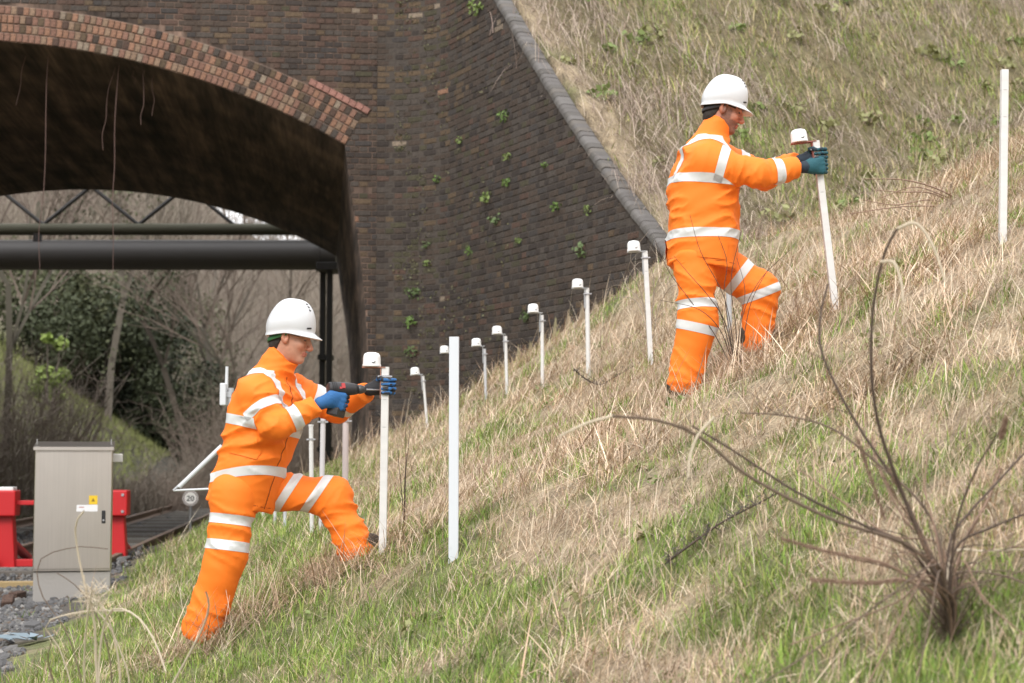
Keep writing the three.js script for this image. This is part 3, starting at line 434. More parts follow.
{ // round speed sign
  const D = 27.5, c = at(190.5, 498, D), b = V(c.x, ground(c.x, D), -D), g = thing('round_sign', 'small round white railway sign on a thin post', 'sign', b), h = c.y - b.y;
  mesh('post', new THREE.CylinderGeometry(0.02, 0.02, h + 0.2, 10).translate(0, h / 2 - 0.1, -0.03), std(lin(0.2, 0.2, 0.2), 0.6), g);
  const cv = document.createElement('canvas'); cv.width = cv.height = 128; const x = cv.getContext('2d'); x.fillStyle = '#e6e4e0'; x.fillRect(0, 0, 128, 128); x.strokeStyle = '#8a7a78'; x.lineWidth = 10; x.beginPath(); x.arc(64, 64, 56, 0, 7); x.stroke(); x.fillStyle = '#222222'; x.font = 'bold 62px sans-serif'; x.textAlign = 'center'; x.textBaseline = 'middle'; x.fillText('20', 64, 68);
  const t = new THREE.CanvasTexture(cv); t.colorSpace = THREE.SRGBColorSpace;
  mesh('plate', new THREE.CylinderGeometry(0.125, 0.125, 0.012, 32).rotateX(Math.PI / 2).translate(0, h, 0), std(lin(0.6, 0.6, 0.6), 0.6), g); mesh('face', new THREE.CircleGeometry(0.121, 32).translate(0, h, 0.0085), std(lin(1, 1, 1), 0.6, { map: t }), g);
}
{ // solar-powered logger mast, its pole hidden behind the lower worker
  const D = 12.6, b = onGround(at(231, 500, D).x, D, 0.05), g = thing('logger_mast', 'grey mast with radio box and slanting arm behind the lower worker', 'mast', b), rel = (px, py, dz = 0) => at(px, py, D - dz).sub(b);
  const t = rel(231, 388), wht = std(lin(0.62, 0.64, 0.67), 0.5);
  mesh('pole', rod(V(0, -0.2, 0), V(t.x, t.y, 0), 0.021, 0.021, 14), greyTube, g);
  const bx = rel(224, 394.5); mesh('radio_box', box(0.045, 0.165, 0.12, bx.x, bx.y, bx.z, 0.008), wht, g); mesh('box_clamp', box(0.05, 0.04, 0.05, bx.x + 0.035, bx.y, bx.z), greyTube, g);
  const a0 = rel(226.5, 386), a1 = rel(227, 366.5); mesh('antenna', rod(a0, a1, 0.012, 0.011, 10), wht, g);
  mesh('support_arm', rod(rel(179, 487), rel(222, 446), 0.016, 0.018, 12), wht, g);
  mesh('stay', rod(rel(173.5, 490.5), V(b.x * 0 + rel(231, 488).x, rel(231, 488).y, 0), 0.008, 0.008, 8), wht, g); mesh('stay_end', rod(rel(173.5, 490.5), rel(180, 484.5), 0.009, 0.009, 8), greyTube, g);
}
{ // loose things on the track bed
  const put = (px, py, o) => { const p = hit(px, py, 8); o.position.set(p.x, p.y + 0.02, p.z); return o; };
  const pl = mesh('timber_plank', box(0.62, 0.07, 0.14, 0, 0.015, 0, 0.008), std(lin(0.36, 0.26, 0.13), 0.9, { bumpMap: grainBump, bumpScale: 0.004 })); put(24, 588, pl); pl.rotation.y = 0.1; tag(pl, 'pale sawn timber offcut lying by the cabinet base', 'plank');
  const rb = [[8, 606, 'rust-red broken brick nearest the left edge'], [17, 600, 'rust-brown broken brick below the timber offcut']]; for (const [x, y, l] of rb) { const m = mesh('broken_brick', box(0.17, 0.08, 0.1, 0, 0.02, 0, 0.012), brickMats.red[1]); put(x, y, m); m.rotation.set(0.2, x, 0.15); tag(m, l, 'brick'); }
  const r = rng(3), P = []; for (let i = 0; i < 10; i++) { const a = r() * 6.28, q = 0.1 + 0.12 * r(), c = V((r() - 0.5) * 0.3, 0.01, (r() - 0.5) * 0.2); P.push(c.x, c.y, c.z, c.x + Math.cos(a) * q, c.y + 0.05 * r(), c.z + Math.sin(a) * q, c.x + Math.cos(a + 0.9) * q * 0.8, c.y + 0.03, c.z + Math.sin(a + 0.9) * q * 0.8); } const lit = mesh('plastic_litter', geoOf(P), std(lin(0.2, 0.26, 0.3), 0.4)); put(27, 645, lit); tag(lit, 'crumpled grey-blue plastic scrap on the stones', 'litter');
  const rl = thing('loose_rail', 'loose rusty rail lying at the foot of the slope', 'rail', toWorld(-1.9, 0.12, 20.5)); rl.rotation.y = ANG - 0.06; mesh('rail_bar', [box(0.06, 0.05, 7, 0, 0.05, -3.5, 0.006), box(0.12, 0.015, 7, 0, -0.02, -3.5), box(0.02, 0.09, 7, 0, 0.01, -3.5)], std(lin(0.15, 0.1, 0.075), 0.8), rl);
}
// ------------------------------------------------------------------ people: smooth fields meshed with surface nets
function nets(sdf, lo, hi, cell) {
  const n = [0, 1, 2].map(i => Math.ceil((hi[i] - lo[i]) / cell) + 2), [nx, ny, nz] = n, f = new Float32Array(nx * ny * nz), B = 8, hb = B * cell * 0.87 * 1.35;
  for (let kz = 0; kz < nz; kz += B) for (let ky = 0; ky < ny; ky += B) for (let kx = 0; kx < nx; kx += B) {
    const c = sdf(lo[0] + (kx + B / 2) * cell, lo[1] + (ky + B / 2) * cell, lo[2] + (kz + B / 2) * cell), far = Math.abs(c) > hb + 0.03;
    for (let z = kz; z < Math.min(kz + B, nz); z++) for (let y = ky; y < Math.min(ky + B, ny); y++) for (let x = kx; x < Math.min(kx + B, nx); x++) f[(z * ny + y) * nx + x] = far ? c : sdf(lo[0] + x * cell, lo[1] + y * cell, lo[2] + z * cell);
  }
  const id = new Int32Array(nx * ny * nz).fill(-1), P = [], I = [], st = [1, nx, nx * ny];
  for (let z = 0; z < nz - 1; z++) for (let y = 0; y < ny - 1; y++) for (let x = 0; x < nx - 1; x++) {
    const o = (z * ny + y) * nx + x; let m = 0, sx = 0, sy = 0, sz = 0, cnt = 0;
    for (let k = 0; k < 8; k++) if (f[o + (k & 1) + ((k >> 1) & 1) * nx + (k >> 2) * nx * ny] < 0) m |= 1 << k;
    if (!m || m === 255) continue;
    for (let a = 0; a < 8; a++) for (let e = 0; e < 3; e++) { const b = a | (1 << e); if (b === a) continue; if (((m >> a) & 1) === ((m >> b) & 1)) continue; const fa = f[o + (a & 1) + ((a >> 1) & 1) * nx + (a >> 2) * st[2]], fb = f[o + (b & 1) + ((b >> 1) & 1) * nx + (b >> 2) * st[2]], t = fa / (fa - fb); sx += (a & 1) + (e === 0 ? t : 0); sy += ((a >> 1) & 1) + (e === 1 ? t : 0); sz += (a >> 2) + (e === 2 ? t : 0); cnt++; }
    id[o] = P.length / 3; P.push(lo[0] + (x + sx / cnt) * cell, lo[1] + (y + sy / cnt) * cell, lo[2] + (z + sz / cnt) * cell);
  }
  for (let z = 1; z < nz - 1; z++) for (let y = 1; y < ny - 1; y++) for (let x = 1; x < nx - 1; x++) {
    const o = (z * ny + y) * nx + x, a = f[o] < 0;
    for (let e = 0; e < 3; e++) { if (a === f[o + st[e]] < 0) continue; const u = st[(e + 1) % 3], v = st[(e + 2) % 3], q = [id[o], id[o - u], id[o - u - v], id[o - v]]; if (q.some(i => i < 0)) continue; a ? I.push(q[0], q[1], q[2], q[0], q[2], q[3]) : I.push(q[0], q[2], q[1], q[0], q[3], q[2]); }
  }
  const g = new THREE.BufferGeometry(); g.setAttribute('position', new THREE.Float32BufferAttribute(P, 3)); g.setIndex(I); g.computeVertexNormals(); return g;
}
function paint(g, fn) { const p = g.attributes.position, c = new Float32Array(p.count * 3); for (let i = 0; i < p.count; i++) { const q = fn(p.getX(i), p.getY(i), p.getZ(i)); c[i * 3] = q[0]; c[i * 3 + 1] = q[1]; c[i * 3 + 2] = q[2]; } g.setAttribute('color', new THREE.BufferAttribute(c, 3)); return g; }
// the part of a mesh where fn > 0, cut cleanly along fn = 0 and lifted off the surface: reflective tape
function cutOut(g, fn, lift) {
  const p = g.attributes.position, nm = g.attributes.normal, ix = g.index.array, P = [], Nn = [], val = new Float32Array(p.count);
  for (let i = 0; i < p.count; i++) val[i] = fn(p.getX(i), p.getY(i), p.getZ(i));
  const vert = i => [p.getX(i) + nm.getX(i) * lift, p.getY(i) + nm.getY(i) * lift, p.getZ(i) + nm.getZ(i) * lift, nm.getX(i), nm.getY(i), nm.getZ(i)];
  for (let t = 0; t < ix.length; t += 3) {
    const tri = [ix[t], ix[t + 1], ix[t + 2]]; if (tri.every(i => val[i] <= 0)) continue;
    let poly = [];
    for (let k = 0; k < 3; k++) { const a = tri[k], b = tri[(k + 1) % 3]; if (val[a] > 0) poly.push(vert(a)); if (val[a] > 0 !== val[b] > 0) { const s = val[a] / (val[a] - val[b]), A = vert(a), Bv = vert(b); poly.push(A.map((q, i) => mix(q, Bv[i], s))); } }
    for (let k = 1; k < poly.length - 1; k++) for (const q of [poly[0], poly[k], poly[k + 1]]) { P.push(q[0], q[1], q[2]); Nn.push(q[3], q[4], q[5]); }
  }
  const o = new THREE.BufferGeometry(); o.setAttribute('position', new THREE.Float32BufferAttribute(P, 3)); o.setAttribute('normal', new THREE.Float32BufferAttribute(Nn, 3)); return o;
}
const smin = (a, b, k) => { const h = Math.max(k - Math.abs(a - b), 0) / k; return Math.min(a, b) - h * h * k * 0.25; };
function cone(a, b, ra, rb) { // tapered capsule: returns distance; .t gives the place along the bone
  const bx = b.x - a.x, by = b.y - a.y, bz = b.z - a.z, bb = bx * bx + by * by + bz * bz;
  const f = (x, y, z) => { const px = x - a.x, py = y - a.y, pz = z - a.z, h = clamp((px * bx + py * by + pz * bz) / bb); return Math.hypot(px - bx * h, py - by * h, pz - bz * h) - (ra + (rb - ra) * h); };
  f.t = (x, y, z) => ((x - a.x) * bx + (y - a.y) * by + (z - a.z) * bz) / bb; f.len = Math.sqrt(bb); f.a = a; f.b = b; return f;
}
const ell = (cx, cy, cz, rx, ry, rz) => (x, y, z) => { const a = (x - cx) / rx, b = (y - cy) / ry, c = (z - cz) / rz, k0 = Math.hypot(a, b, c), k1 = Math.hypot(a / rx, b / ry, c / rz); return k1 > 1e-9 ? k0 * (k0 - 1) / k1 : -Math.min(rx, ry, rz); };
const bounds = (pts, m) => { const lo = [1e9, 1e9, 1e9], hi = [-1e9, -1e9, -1e9]; for (const p of pts) ['x', 'y', 'z'].forEach((k, i) => { lo[i] = Math.min(lo[i], p[k] - m); hi[i] = Math.max(hi[i], p[k] + m); }); return [lo, hi]; };
const clothBump = noiseTex(256, 256, (u, v, i, j) => 0.5 + 0.25 * ((i + j) & 1) + 0.35 * fbm(u * 20, v * 20, 2, 3));
const hiVis = std(lin(0.95, 0.208, 0.012), 0.72, { side: THREE.DoubleSide });
const tape = std(lin(0.64, 0.65, 0.65), 0.42);
const helmetMat = new THREE.MeshPhysicalMaterial({ color: lin(0.6, 0.61, 0.63), roughness: 0.32, clearcoat: 0.25, clearcoatRoughness: 0.3, side: THREE.DoubleSide });
const seamMat = std(lin(0.42, 0.07, 0.006), 0.8), darkMat = std(lin(0.02, 0.02, 0.022), 0.6), bootMat = std(lin(0.05, 0.035, 0.022), 0.7);
const skinMat = new THREE.MeshPhysicalMaterial({ vertexColors: true, roughness: 0.52, sheen: 0.15, side: THREE.DoubleSide });
const hairMat = std(lin(0.022, 0.015, 0.011), 0.75);

function folds(x, y, z, ax, ay, az, fa, fc, amp) { // creases running across an axis
  const t = x * ax + y * ay + z * az, wx = x - t * ax, wy = y - t * ay, wz = z - t * az, w = noise(x * 5, y * 5, z * 5) * 0.35;
  const n = noise((wx * fc + t * fa * ax) + w, (wy * fc + t * fa * ay) + w, (wz * fc + t * fa * az));
  const zone = clamp(0.55 + 1.5 * noise(x * 3.3 + 4, y * 3.3, z * 3.3)); return amp * (0.25 + 1.5 * zone) * (0.6 - 2.2 * Math.pow(Math.abs(n), 0.7)) + amp * 0.42 * zone * (0.5 - 2 * Math.pow(Math.abs(noise(x * 15 + t * 20 * ax, y * 15 + t * 20 * ay, z * 15 + t * 20 * az + 7)), 0.8));
}
function makePerson(c) {
  const J = c.joints, base = c.base, root = thing('person', c.label, 'person', base), rel = p => p.clone().sub(base);
  for (const k in J) J[k] = rel(J[k]);
  // ---- jacket
  const up = J.neck.clone().sub(J.hem), L = up.length(); up.normalize();
  const fw = V(Math.cos(c.yaw), 0, Math.sin(c.yaw)); fw.addScaledVector(up, -fw.dot(up)).normalize(); const sd = V().crossVectors(fw, up).normalize(); // sd points to the person's right
  const st = c.torso;                                      // [h, half depth, half width, forward shift]
  const torso = (x, y, z) => {
    const px = x - J.hem.x, py = y - J.hem.y, pz = z - J.hem.z, t = (px * up.x + py * up.y + pz * up.z) / L; let i = 0; while (i < st.length - 2 && st[i + 1][0] < t) i++;
    const k = clamp((t - st[i][0]) / (st[i + 1][0] - st[i][0])), ks = k * k * (3 - 2 * k), A = mix(st[i][1], st[i + 1][1], ks), Bw = mix(st[i][2], st[i + 1][2], ks), s = mix(st[i][3], st[i + 1][3], ks);
    const f = px * fw.x + py * fw.y + pz * fw.z - s, l = px * sd.x + py * sd.y + pz * sd.z, q = Math.pow(Math.pow(Math.abs(f / A), 2.4) + Math.pow(Math.abs(l / Bw), 2.4), 1 / 2.4);
    const d = (q - 1) * Math.min(A, Bw) * 0.95; return t > 1 ? smaxd(d, (t - 1) * L) : d;
  };
  const smaxd = (a, b) => -smin(-a, -b, 0.03);
  torso.h = (x, y, z) => ((x - J.hem.x) * up.x + (y - J.hem.y) * up.y + (z - J.hem.z) * up.z);
  const R = c.arm, arms = {};
  for (const s of ['R', 'L']) { arms['u' + s] = cone(J['sh' + s], J['el' + s], R[0], R[1]); arms['f' + s] = cone(J['el' + s], J['wr' + s], R[1], R[2]); }
  const neckDir = J.head.clone().sub(J.neck).normalize(), collarA = J.neck.clone().addScaledVector(neckDir, -0.05), collarB = J.neck.clone().addScaledVector(neckDir, c.collar);
  const collar = cone(collarA, collarB, 0.108, 0.083), colTop = J.neck.clone().addScaledVector(neckDir, c.collar - 0.005).addScaledVector(fw, 0.02), colN = neckDir.clone().addScaledVector(fw, c.colTilt || 0.25).normalize();
  const fold = (x, y, z, dT, dA) => {
    const w = sstep(-0.035, 0.035, dT - dA); let o = 0;
    if (w < 1) o += (1 - w) * folds(x, y, z, up.x * 0.9 - fw.x * 0.42, up.y * 0.9 - fw.y * 0.42, up.z * 0.9 - fw.z * 0.42, 12, 4.2, 0.009);
    if (w > 0) { const side = Math.min(arms.uR(x, y, z), arms.fR(x, y, z)) < Math.min(arms.uL(x, y, z), arms.fL(x, y, z)) ? 'R' : 'L', wf = sstep(-0.04, 0.04, arms['u' + side](x, y, z) - arms['f' + side](x, y, z)); for (const [k, q] of [['u', 1 - wf], ['f', wf]]) if (q > 0) { const b = arms[k + side]; o += w * q * folds(x, y, z, (b.b.x - b.a.x) / b.len, (b.b.y - b.a.y) / b.len, (b.b.z - b.a.z) / b.len, 17, 6, 0.0085); } }
    return o;
  };
  const jacketRaw = (x, y, z) => { const dT = torso(x, y, z); let dA = 9; for (const k of ['R', 'L']) dA = Math.min(dA, smin(arms['u' + k](x, y, z), arms['f' + k](x, y, z), 0.035)); return [dT, dA]; };
  const jacket = (x, y, z) => {
    const [dT, dA] = jacketRaw(x, y, z); let col = collar(x, y, z); col = Math.max(col, (x - colTop.x) * colN.x + (y - colTop.y) * colN.y + (z - colTop.z) * colN.z);
    let d = smin(smin(dT, dA, 0.07), col, 0.035);
    const h = torso.h(x, y, z); if (dT < dA) d = Math.max(d, c.hemLow - h);
    for (const s of ['R', 'L']) { const f = arms['f' + s], t = f.t(x, y, z); if (f(x, y, z) < 0.06 && dA < dT) d = Math.max(d, (t - c.cuff[s]) * f.len); }
    if (d < 0.04 && d > -0.04) d -= fold(x, y, z, dT, dA);
    return d;
  };
  const jb = bounds([J.hem, J.neck, J.head, J.shR, J.shL, J.elR, J.elL, J.wrR, J.wrL], 0.2); jb[0][1] = Math.min(jb[0][1], J.hem.y - 0.16); jb[1][1] = Math.max(collarB.y, J.shL.y, J.shR.y, J.wrL.y, J.wrR.y) + 0.14;
  const jg = nets(jacket, jb[0], jb[1], 0.0074), jm = mesh('jacket', jg, hiVis, root); jm.userData.label = 'orange high-visibility jacket with reflective bands';
  const wBand = 0.0255;
  const tapes = [];
  const fam = (x, y, z, arm) => { const [dT, dA] = jacketRaw(x, y, z); return arm ? dT - dA + 0.02 : dA - dT + 0.015; };
  const fo = (x, y, z) => (x - J.hem.x) * fw.x + (y - J.hem.y) * fw.y + (z - J.hem.z) * fw.z;
  for (const [h0, m] of c.torsoBands) tapes.push((x, y, z) => Math.min(wBand - Math.abs(torso.h(x, y, z) - m * fo(x, y, z) - h0), fam(x, y, z, false)));
  const lat = (x, y, z) => (x - J.hem.x) * sd.x + (y - J.hem.y) * sd.y + (z - J.hem.z) * sd.z;
  for (const s of [1, -1]) tapes.push((x, y, z) => Math.min(wBand - Math.abs(lat(x, y, z) - s * c.strap), torso.h(x, y, z) - c.torsoBands[1][1] * fo(x, y, z) - c.torsoBands[1][0], fam(x, y, z, false), collar(x, y, z) - 0.012));
  for (const [k, t0] of c.armBands) tapes.push((x, y, z) => { const b = arms[k], o = arms[(k[0] === 'u' ? 'f' : 'u') + k[1]], ot = arms['u' + (k[1] === 'R' ? 'L' : 'R')], of = arms['f' + (k[1] === 'R' ? 'L' : 'R')], d = b(x, y, z); return Math.min(wBand - Math.abs((b.t(x, y, z) - t0) * b.len), fam(x, y, z, true), o(x, y, z) - d + 0.02, Math.min(ot(x, y, z), of(x, y, z)) - d); });
  for (const f of tapes) { const tg = cutOut(jg, f, 0.0022); if (tg.attributes.position.count) mesh('reflective_band', tg, tape, jm); }
  // zip flap down the front
  const zipF = (x, y, z) => { const l = lat(x, y, z), front = (x - J.hem.x) * fw.x + (y - J.hem.y) * fw.y + (z - J.hem.z) * fw.z; return Math.min(0.004 - Math.abs(l - 0.018), front - 0.02, fam(x, y, z, false), torso.h(x, y, z) - c.hemLow - 0.02, L - torso.h(x, y, z)); };
  const zg = c.zip ? cutOut(jg, zipF, 0.0012) : null; if (zg && zg.attributes.position.count) mesh('zip', zg, std(lin(0.30, 0.055, 0.006), 0.8), jm);
  // pocket flaps and stitched hem on the near side
  for (const [h0, f0, hh, ff] of c.pockets) { const q = cutOut(jg, (x, y, z) => Math.min(hh - Math.abs(torso.h(x, y, z) - h0), ff - Math.abs(fo(x, y, z) - f0), lat(x, y, z), fam(x, y, z, false)), 0.006); if (q.attributes.position.count) mesh('pocket_flap', q, hiVis, jm); }
  { const q = cutOut(jg, (x, y, z) => Math.min(0.0022 - Math.abs(torso.h(x, y, z) - c.hemLow - 0.03), fam(x, y, z, false)), 0.001); if (q.attributes.position.count) mesh('hem_stitching', q, seamMat, jm); }
  // ---- trousers
  const legs = {};
  for (const s of ['R', 'L']) { const T = c.leg[s];
    legs['t' + s] = cone(J['hip' + s], J['kn' + s], T[0], T[1]); legs['s' + s] = cone(J['kn' + s], J['an' + s].clone().lerp(J['kn' + s], -0.05), T[1], T[2]); }
  const pel = cone(J.hipR.clone().lerp(J.hipL, 0.5).addScaledVector(up, 0.1), J.hipR.clone().lerp(J.hipL, 0.5), 0.135, 0.13);
  const legD = (s, x, y, z) => smin(legs['t' + s](x, y, z), legs['s' + s](x, y, z), 0.05);
  const trousers = (x, y, z) => {
    let dR = legD('R', x, y, z), dL = legD('L', x, y, z);
    const cut = (s, d) => { const b = legs['s' + s], t = b.t(x, y, z); return b(x, y, z) < 0.1 ? Math.max(d, (t - 1.17) * b.len) : d; };
    const near = dR < dL ? 'R' : 'L', wS = sstep(-0.05, 0.05, legs['t' + near](x, y, z) - legs['s' + near](x, y, z));
    dR = cut('R', dR); dL = cut('L', dL);
    let d = smin(smin(dR, dL, 0.025), pel(x, y, z), 0.05);
    if (Math.abs(d) < 0.04) for (const [bone, q] of [[legs['t' + near], 1 - wS], [legs['s' + near], wS]]) if (q > 0) { const dx = (bone.b.x - bone.a.x) / bone.len, dy = (bone.b.y - bone.a.y) / bone.len, dz = (bone.b.z - bone.a.z) / bone.len, tt = clamp(bone.t(x, y, z)); d -= q * folds(x, y, z, dx * 0.92 + 0.3 * dy, dy * 0.92 - 0.3 * dx, dz, 14, 4.2, 0.0065 + 0.004 * (bone === legs['s' + near] ? 1 - tt : tt)); }
    return d;
  };
  const tb = bounds([J.hipR, J.hipL, J.knR, J.knL, J.anR, J.anL], 0.19), tg = nets(trousers, tb[0], tb[1], 0.008), tm = mesh('trousers', tg, hiVis, root); tm.userData.label = 'baggy orange high-visibility trousers with paired reflective bands';
  for (const [k, t0, m = 0, n = 0] of c.legBands) { const b = legs[k], oth = k[1] === 'R' ? 'L' : 'R'; const f = (x, y, z) => Math.min(wBand - Math.abs((b.t(x, y, z) - t0) * b.len - m * (y - mix(b.a.y, b.b.y, t0)) + n * (x - mix(b.a.x, b.b.x, t0))), legD(oth, x, y, z) - legD(k[1], x, y, z), 0.05 + 0.1 - Math.abs(b(x, y, z))); const q = cutOut(tg, f, 0.0022); if (q.attributes.position.count) mesh('reflective_band', q, tape, tm); }
  // ---- boots
  for (const s of ['R', 'L']) {
    const a = J['an' + s], b = J['bo' + s] || V(a.x + 0.13, a.y - 0.07, a.z), dir = V(b.x - a.x, 0, b.z - a.z).normalize(), heel = V(a.x - dir.x * 0.05, b.y, a.z - dir.z * 0.05);
    const shaft = cone(a, V(heel.x + 0.02, heel.y + 0.03, heel.z), 0.062, 0.055), foot = cone(heel, b, 0.048, 0.044);
    const f = (x, y, z) => Math.max(smin(shaft(x, y, z), foot(x, y, z), 0.05), Math.min(heel.y, b.y) - 0.045 - y); const bb = bounds([a, b, heel], 0.11);
    mesh('boot', nets(f, bb[0], bb[1], 0.009), bootMat, root);
  }
  // ---- head and neck (the body), in the head's own frame: x forward, y up, z to the person's right
  const hp = c.headPitch, hy = c.headYaw, hq = new THREE.Quaternion().setFromEuler(new THREE.Euler(0, -hy, -hp, 'YXZ')), inv = hq.clone().invert();
  const nk = J.neck.clone().addScaledVector(up, -0.06).sub(J.head).applyQuaternion(inv);
  const P = { cr: ell(-0.012, 0.035, 0, 0.1, 0.108, 0.078), jaw: ell(0.03, -0.05, 0, 0.062, 0.072, 0.06), chin: ell(0.074, -0.098, 0, 0.022, 0.019, 0.026), neck: cone(V(-0.03, -0.05, 0), nk, 0.058, 0.068), n1: cone(V(0.094, 0.016, 0), V(0.119, -0.026, 0), 0.0085, 0.0125), n2: ell(0.108, -0.033, 0, 0.014, 0.009, 0.018), br: cone(V(0.083, 0.03, -0.032), V(0.083, 0.03, 0.032), 0.0125, 0.0125), lu: ell(0.094, -0.057, 0, 0.012, 0.0065, 0.024), ll: ell(0.093, -0.069, 0, 0.0115, 0.007, 0.021) };
  const pair = (x, y, z, cx, cy, cz, rx, ry, rz) => ell(cx, cy, cz, rx, ry, rz)(x, y, Math.abs(z));
  const head = (x, y, z) => {
    let d = smin(P.cr(x, y, z), P.jaw(x, y, z), 0.05); d = smin(d, P.chin(x, y, z), 0.03); d = smin(d, P.neck(x, y, z), 0.03);
    d = smin(d, pair(x, y, z, 0.064, -0.02, 0.042, 0.026, 0.02, 0.018), 0.02); d = smin(d, P.br(x, y, z), 0.015);
    d = -smin(-d, pair(x, y, z, 0.1, 0.009, 0.031, 0.015, 0.012, 0.019), 0.012); d = smin(d, pair(x, y, z, 0.08, 0.008, 0.031, 0.0125, 0.012, 0.0125), 0.004);
    d = smin(d, P.n1(x, y, z), 0.012); d = smin(d, P.n2(x, y, z), 0.008); d = smin(d, P.lu(x, y, z), 0.006); d = smin(d, P.ll(x, y, z), 0.006);
    const az = Math.abs(z), ear = Math.max(ell(-0.008, 0.0, 0.082, 0.022, 0.034, 0.016)(x + y * 0.2, y, az), -ell(0.0, 0.002, 0.1, 0.012, 0.02, 0.012)(x + y * 0.2, y, az)); d = smin(d, ear, 0.006); return d;
  };
  const sk = c.skin, hg = nets(head, [-0.16, Math.min(nk.y - 0.02, -0.2), -0.11], [0.15, 0.16, 0.11], 0.0042);
  paint(hg, (x, y, z) => {
    let q = sk.slice(); const az = Math.abs(z), n = 1 + 0.12 * noise(x * 60, y * 60, z * 60); const mixc = (t, k) => { q = q.map((v, i) => mix(v, t[i], k)); };
    mixc([sk[0] * 1.0, sk[1] * 0.72, sk[2] * 0.62], 0.75 * sstep(0.03, 0.012, Math.hypot(x - 0.115, y + 0.028, az)) + 0.5 * sstep(0.04, 0.015, Math.hypot(x - 0.085, y + 0.03, az - 0.04)) + (az > 0.076 && Math.abs(y) < 0.045 ? 0.5 : 0));
    if (x > 0.085 && Math.abs(y + 0.063) < 0.013 && az < 0.024) mixc([sk[0] * 0.72, sk[1] * 0.4, sk[2] * 0.4], 0.8);
    if (x > 0.07 && Math.abs(y - 0.034) < 0.006 && az > 0.012 && az < 0.05) mixc([0.03, 0.02, 0.015], 0.8);
    if (x > 0.074 && Math.abs(y - 0.008) < 0.005 && az > 0.02 && az < 0.043) mixc([0.05, 0.035, 0.03], 0.85);
    if (c.beard) { const b = Math.max(sstep(-0.036, -0.05, y) * sstep(0.1, 0.06, Math.abs(y + 0.08)) * sstep(0.0, 0.02, x) * sstep(-0.16, -0.1, y), az > 0.05 ? sstep(0.035, 0.02, Math.abs(x - 0.022)) * sstep(-0.13, -0.08, y) * sstep(0.03, 0.0, y) : 0); const lips = x > 0.09 && Math.abs(y + 0.063) < 0.011 && az < 0.02; if (!lips) mixc([0.03, 0.02, 0.016], b * (0.6 + 0.3 * noise(x * 200, y * 200, z * 200))); }
    return q.map(v => v * n);
  });
  const bodyM = mesh('body', hg, skinMat, root); bodyM.position.copy(J.head); bodyM.quaternion.copy(hq);
  const headGroup = m => { m.position.copy(J.head); m.quaternion.copy(hq); return m; };
  // ---- hair
  const hair = (x, y, z) => Math.max(smin(ell(-0.014, 0.032, 0, 0.108, 0.112, 0.085)(x, y, z), ell(-0.055, -0.05, 0, 0.05, 0.06, 0.066)(x, y, z), 0.03) + 0.003 * noise(x * 90, y * 50, z * 90), x - (Math.abs(z) > 0.05 && y > 0.02 ? 0.05 : -0.03) - 0.25 * (y + 0.02), -(y + 0.112 + 0.3 * x), -ell(-0.002, 0.0, 0.08, 0.024, 0.036, 0.03)(x, y, Math.abs(z)));
  headGroup(mesh('hair', nets(hair, [-0.14, -0.12, -0.1], [0.08, 0.16, 0.1], 0.005), c.hairMat || hairMat, root));
  // ---- helmet
  const hel = mesh('helmet', helmetGeo(), helmetMat, root); hel.userData.label = 'white safety helmet with short peak'; headGroup(hel); const off = V(-0.006, c.helmetY ?? 0.032, 0).applyQuaternion(hq); hel.position.add(off); hel.rotateZ(c.helmetTilt || 0);
  for (const s of [1, -1]) for (let k = 0; k < 3; k++) { const a = 0.62 + k * 0.15, v = mesh('vent', box(0.013, 0.006, 0.010, 0, 0, 0, 0.002), std(lin(0.05, 0.05, 0.055), 0.7), hel); const q = helmetPoint(s * 0.36, Math.PI / 2 - a + 0.15); v.position.copy(q); v.quaternion.setFromUnitVectors(V(0, 1, 0), q.clone().setY(q.y * 1.3).normalize()); }
  const mk = mesh('print', box(0.002, 0.008, 0.03), darkMat, hel); { const q = helmetPoint(0.5, 0.13); mk.position.copy(q).multiplyScalar(1.012); mk.position.y = q.y; mk.lookAt(mk.position); mk.rotation.y = -0.55; }
  const hb = mesh('headband', strapGeo(), c.strapMat, hel);
  // ---- gloves
  for (const s of ['R', 'L']) { const gl = makeGlove(c.grip[s], J['wr' + s], rel, s); const g = mesh('glove', gl, new THREE.MeshStandardMaterial({ vertexColors: true, roughness: 0.75, side: THREE.DoubleSide }), root); g.userData.label = c.gloveLabel; }
  return root;
}
function helmetPoint(th, ph, o = 0) { // th 0 is forward, ph 0 the rim, PI/2 the crown
  const ct = Math.cos(th), sn = Math.sin(th), a = (ct > 0 ? 0.129 : 0.138) + o, b = 0.117 + o, h = 0.158 + o, tuck = 1 - 0.075 * (1 - 0.75 * Math.max(ct, 0)) * Math.pow(clamp(1 - ph / 0.42), 2), k = Math.pow(Math.max(Math.cos(ph), 0), 0.72) * tuck, rimDrop = -0.028 * sstep(0.3, -0.9, ct) * Math.pow(Math.max(Math.cos(ph), 0), 2);
  const z = b * sn * k, ridge = 0.007 * Math.exp(-((z / 0.026) ** 2)) * Math.sin(ph) * (1 - sstep(0.9, 1, Math.cos(ph)));
  return V(a * ct * k - 0.006, h * Math.pow(Math.sin(ph), 1.02) + rimDrop + ridge, z);
}
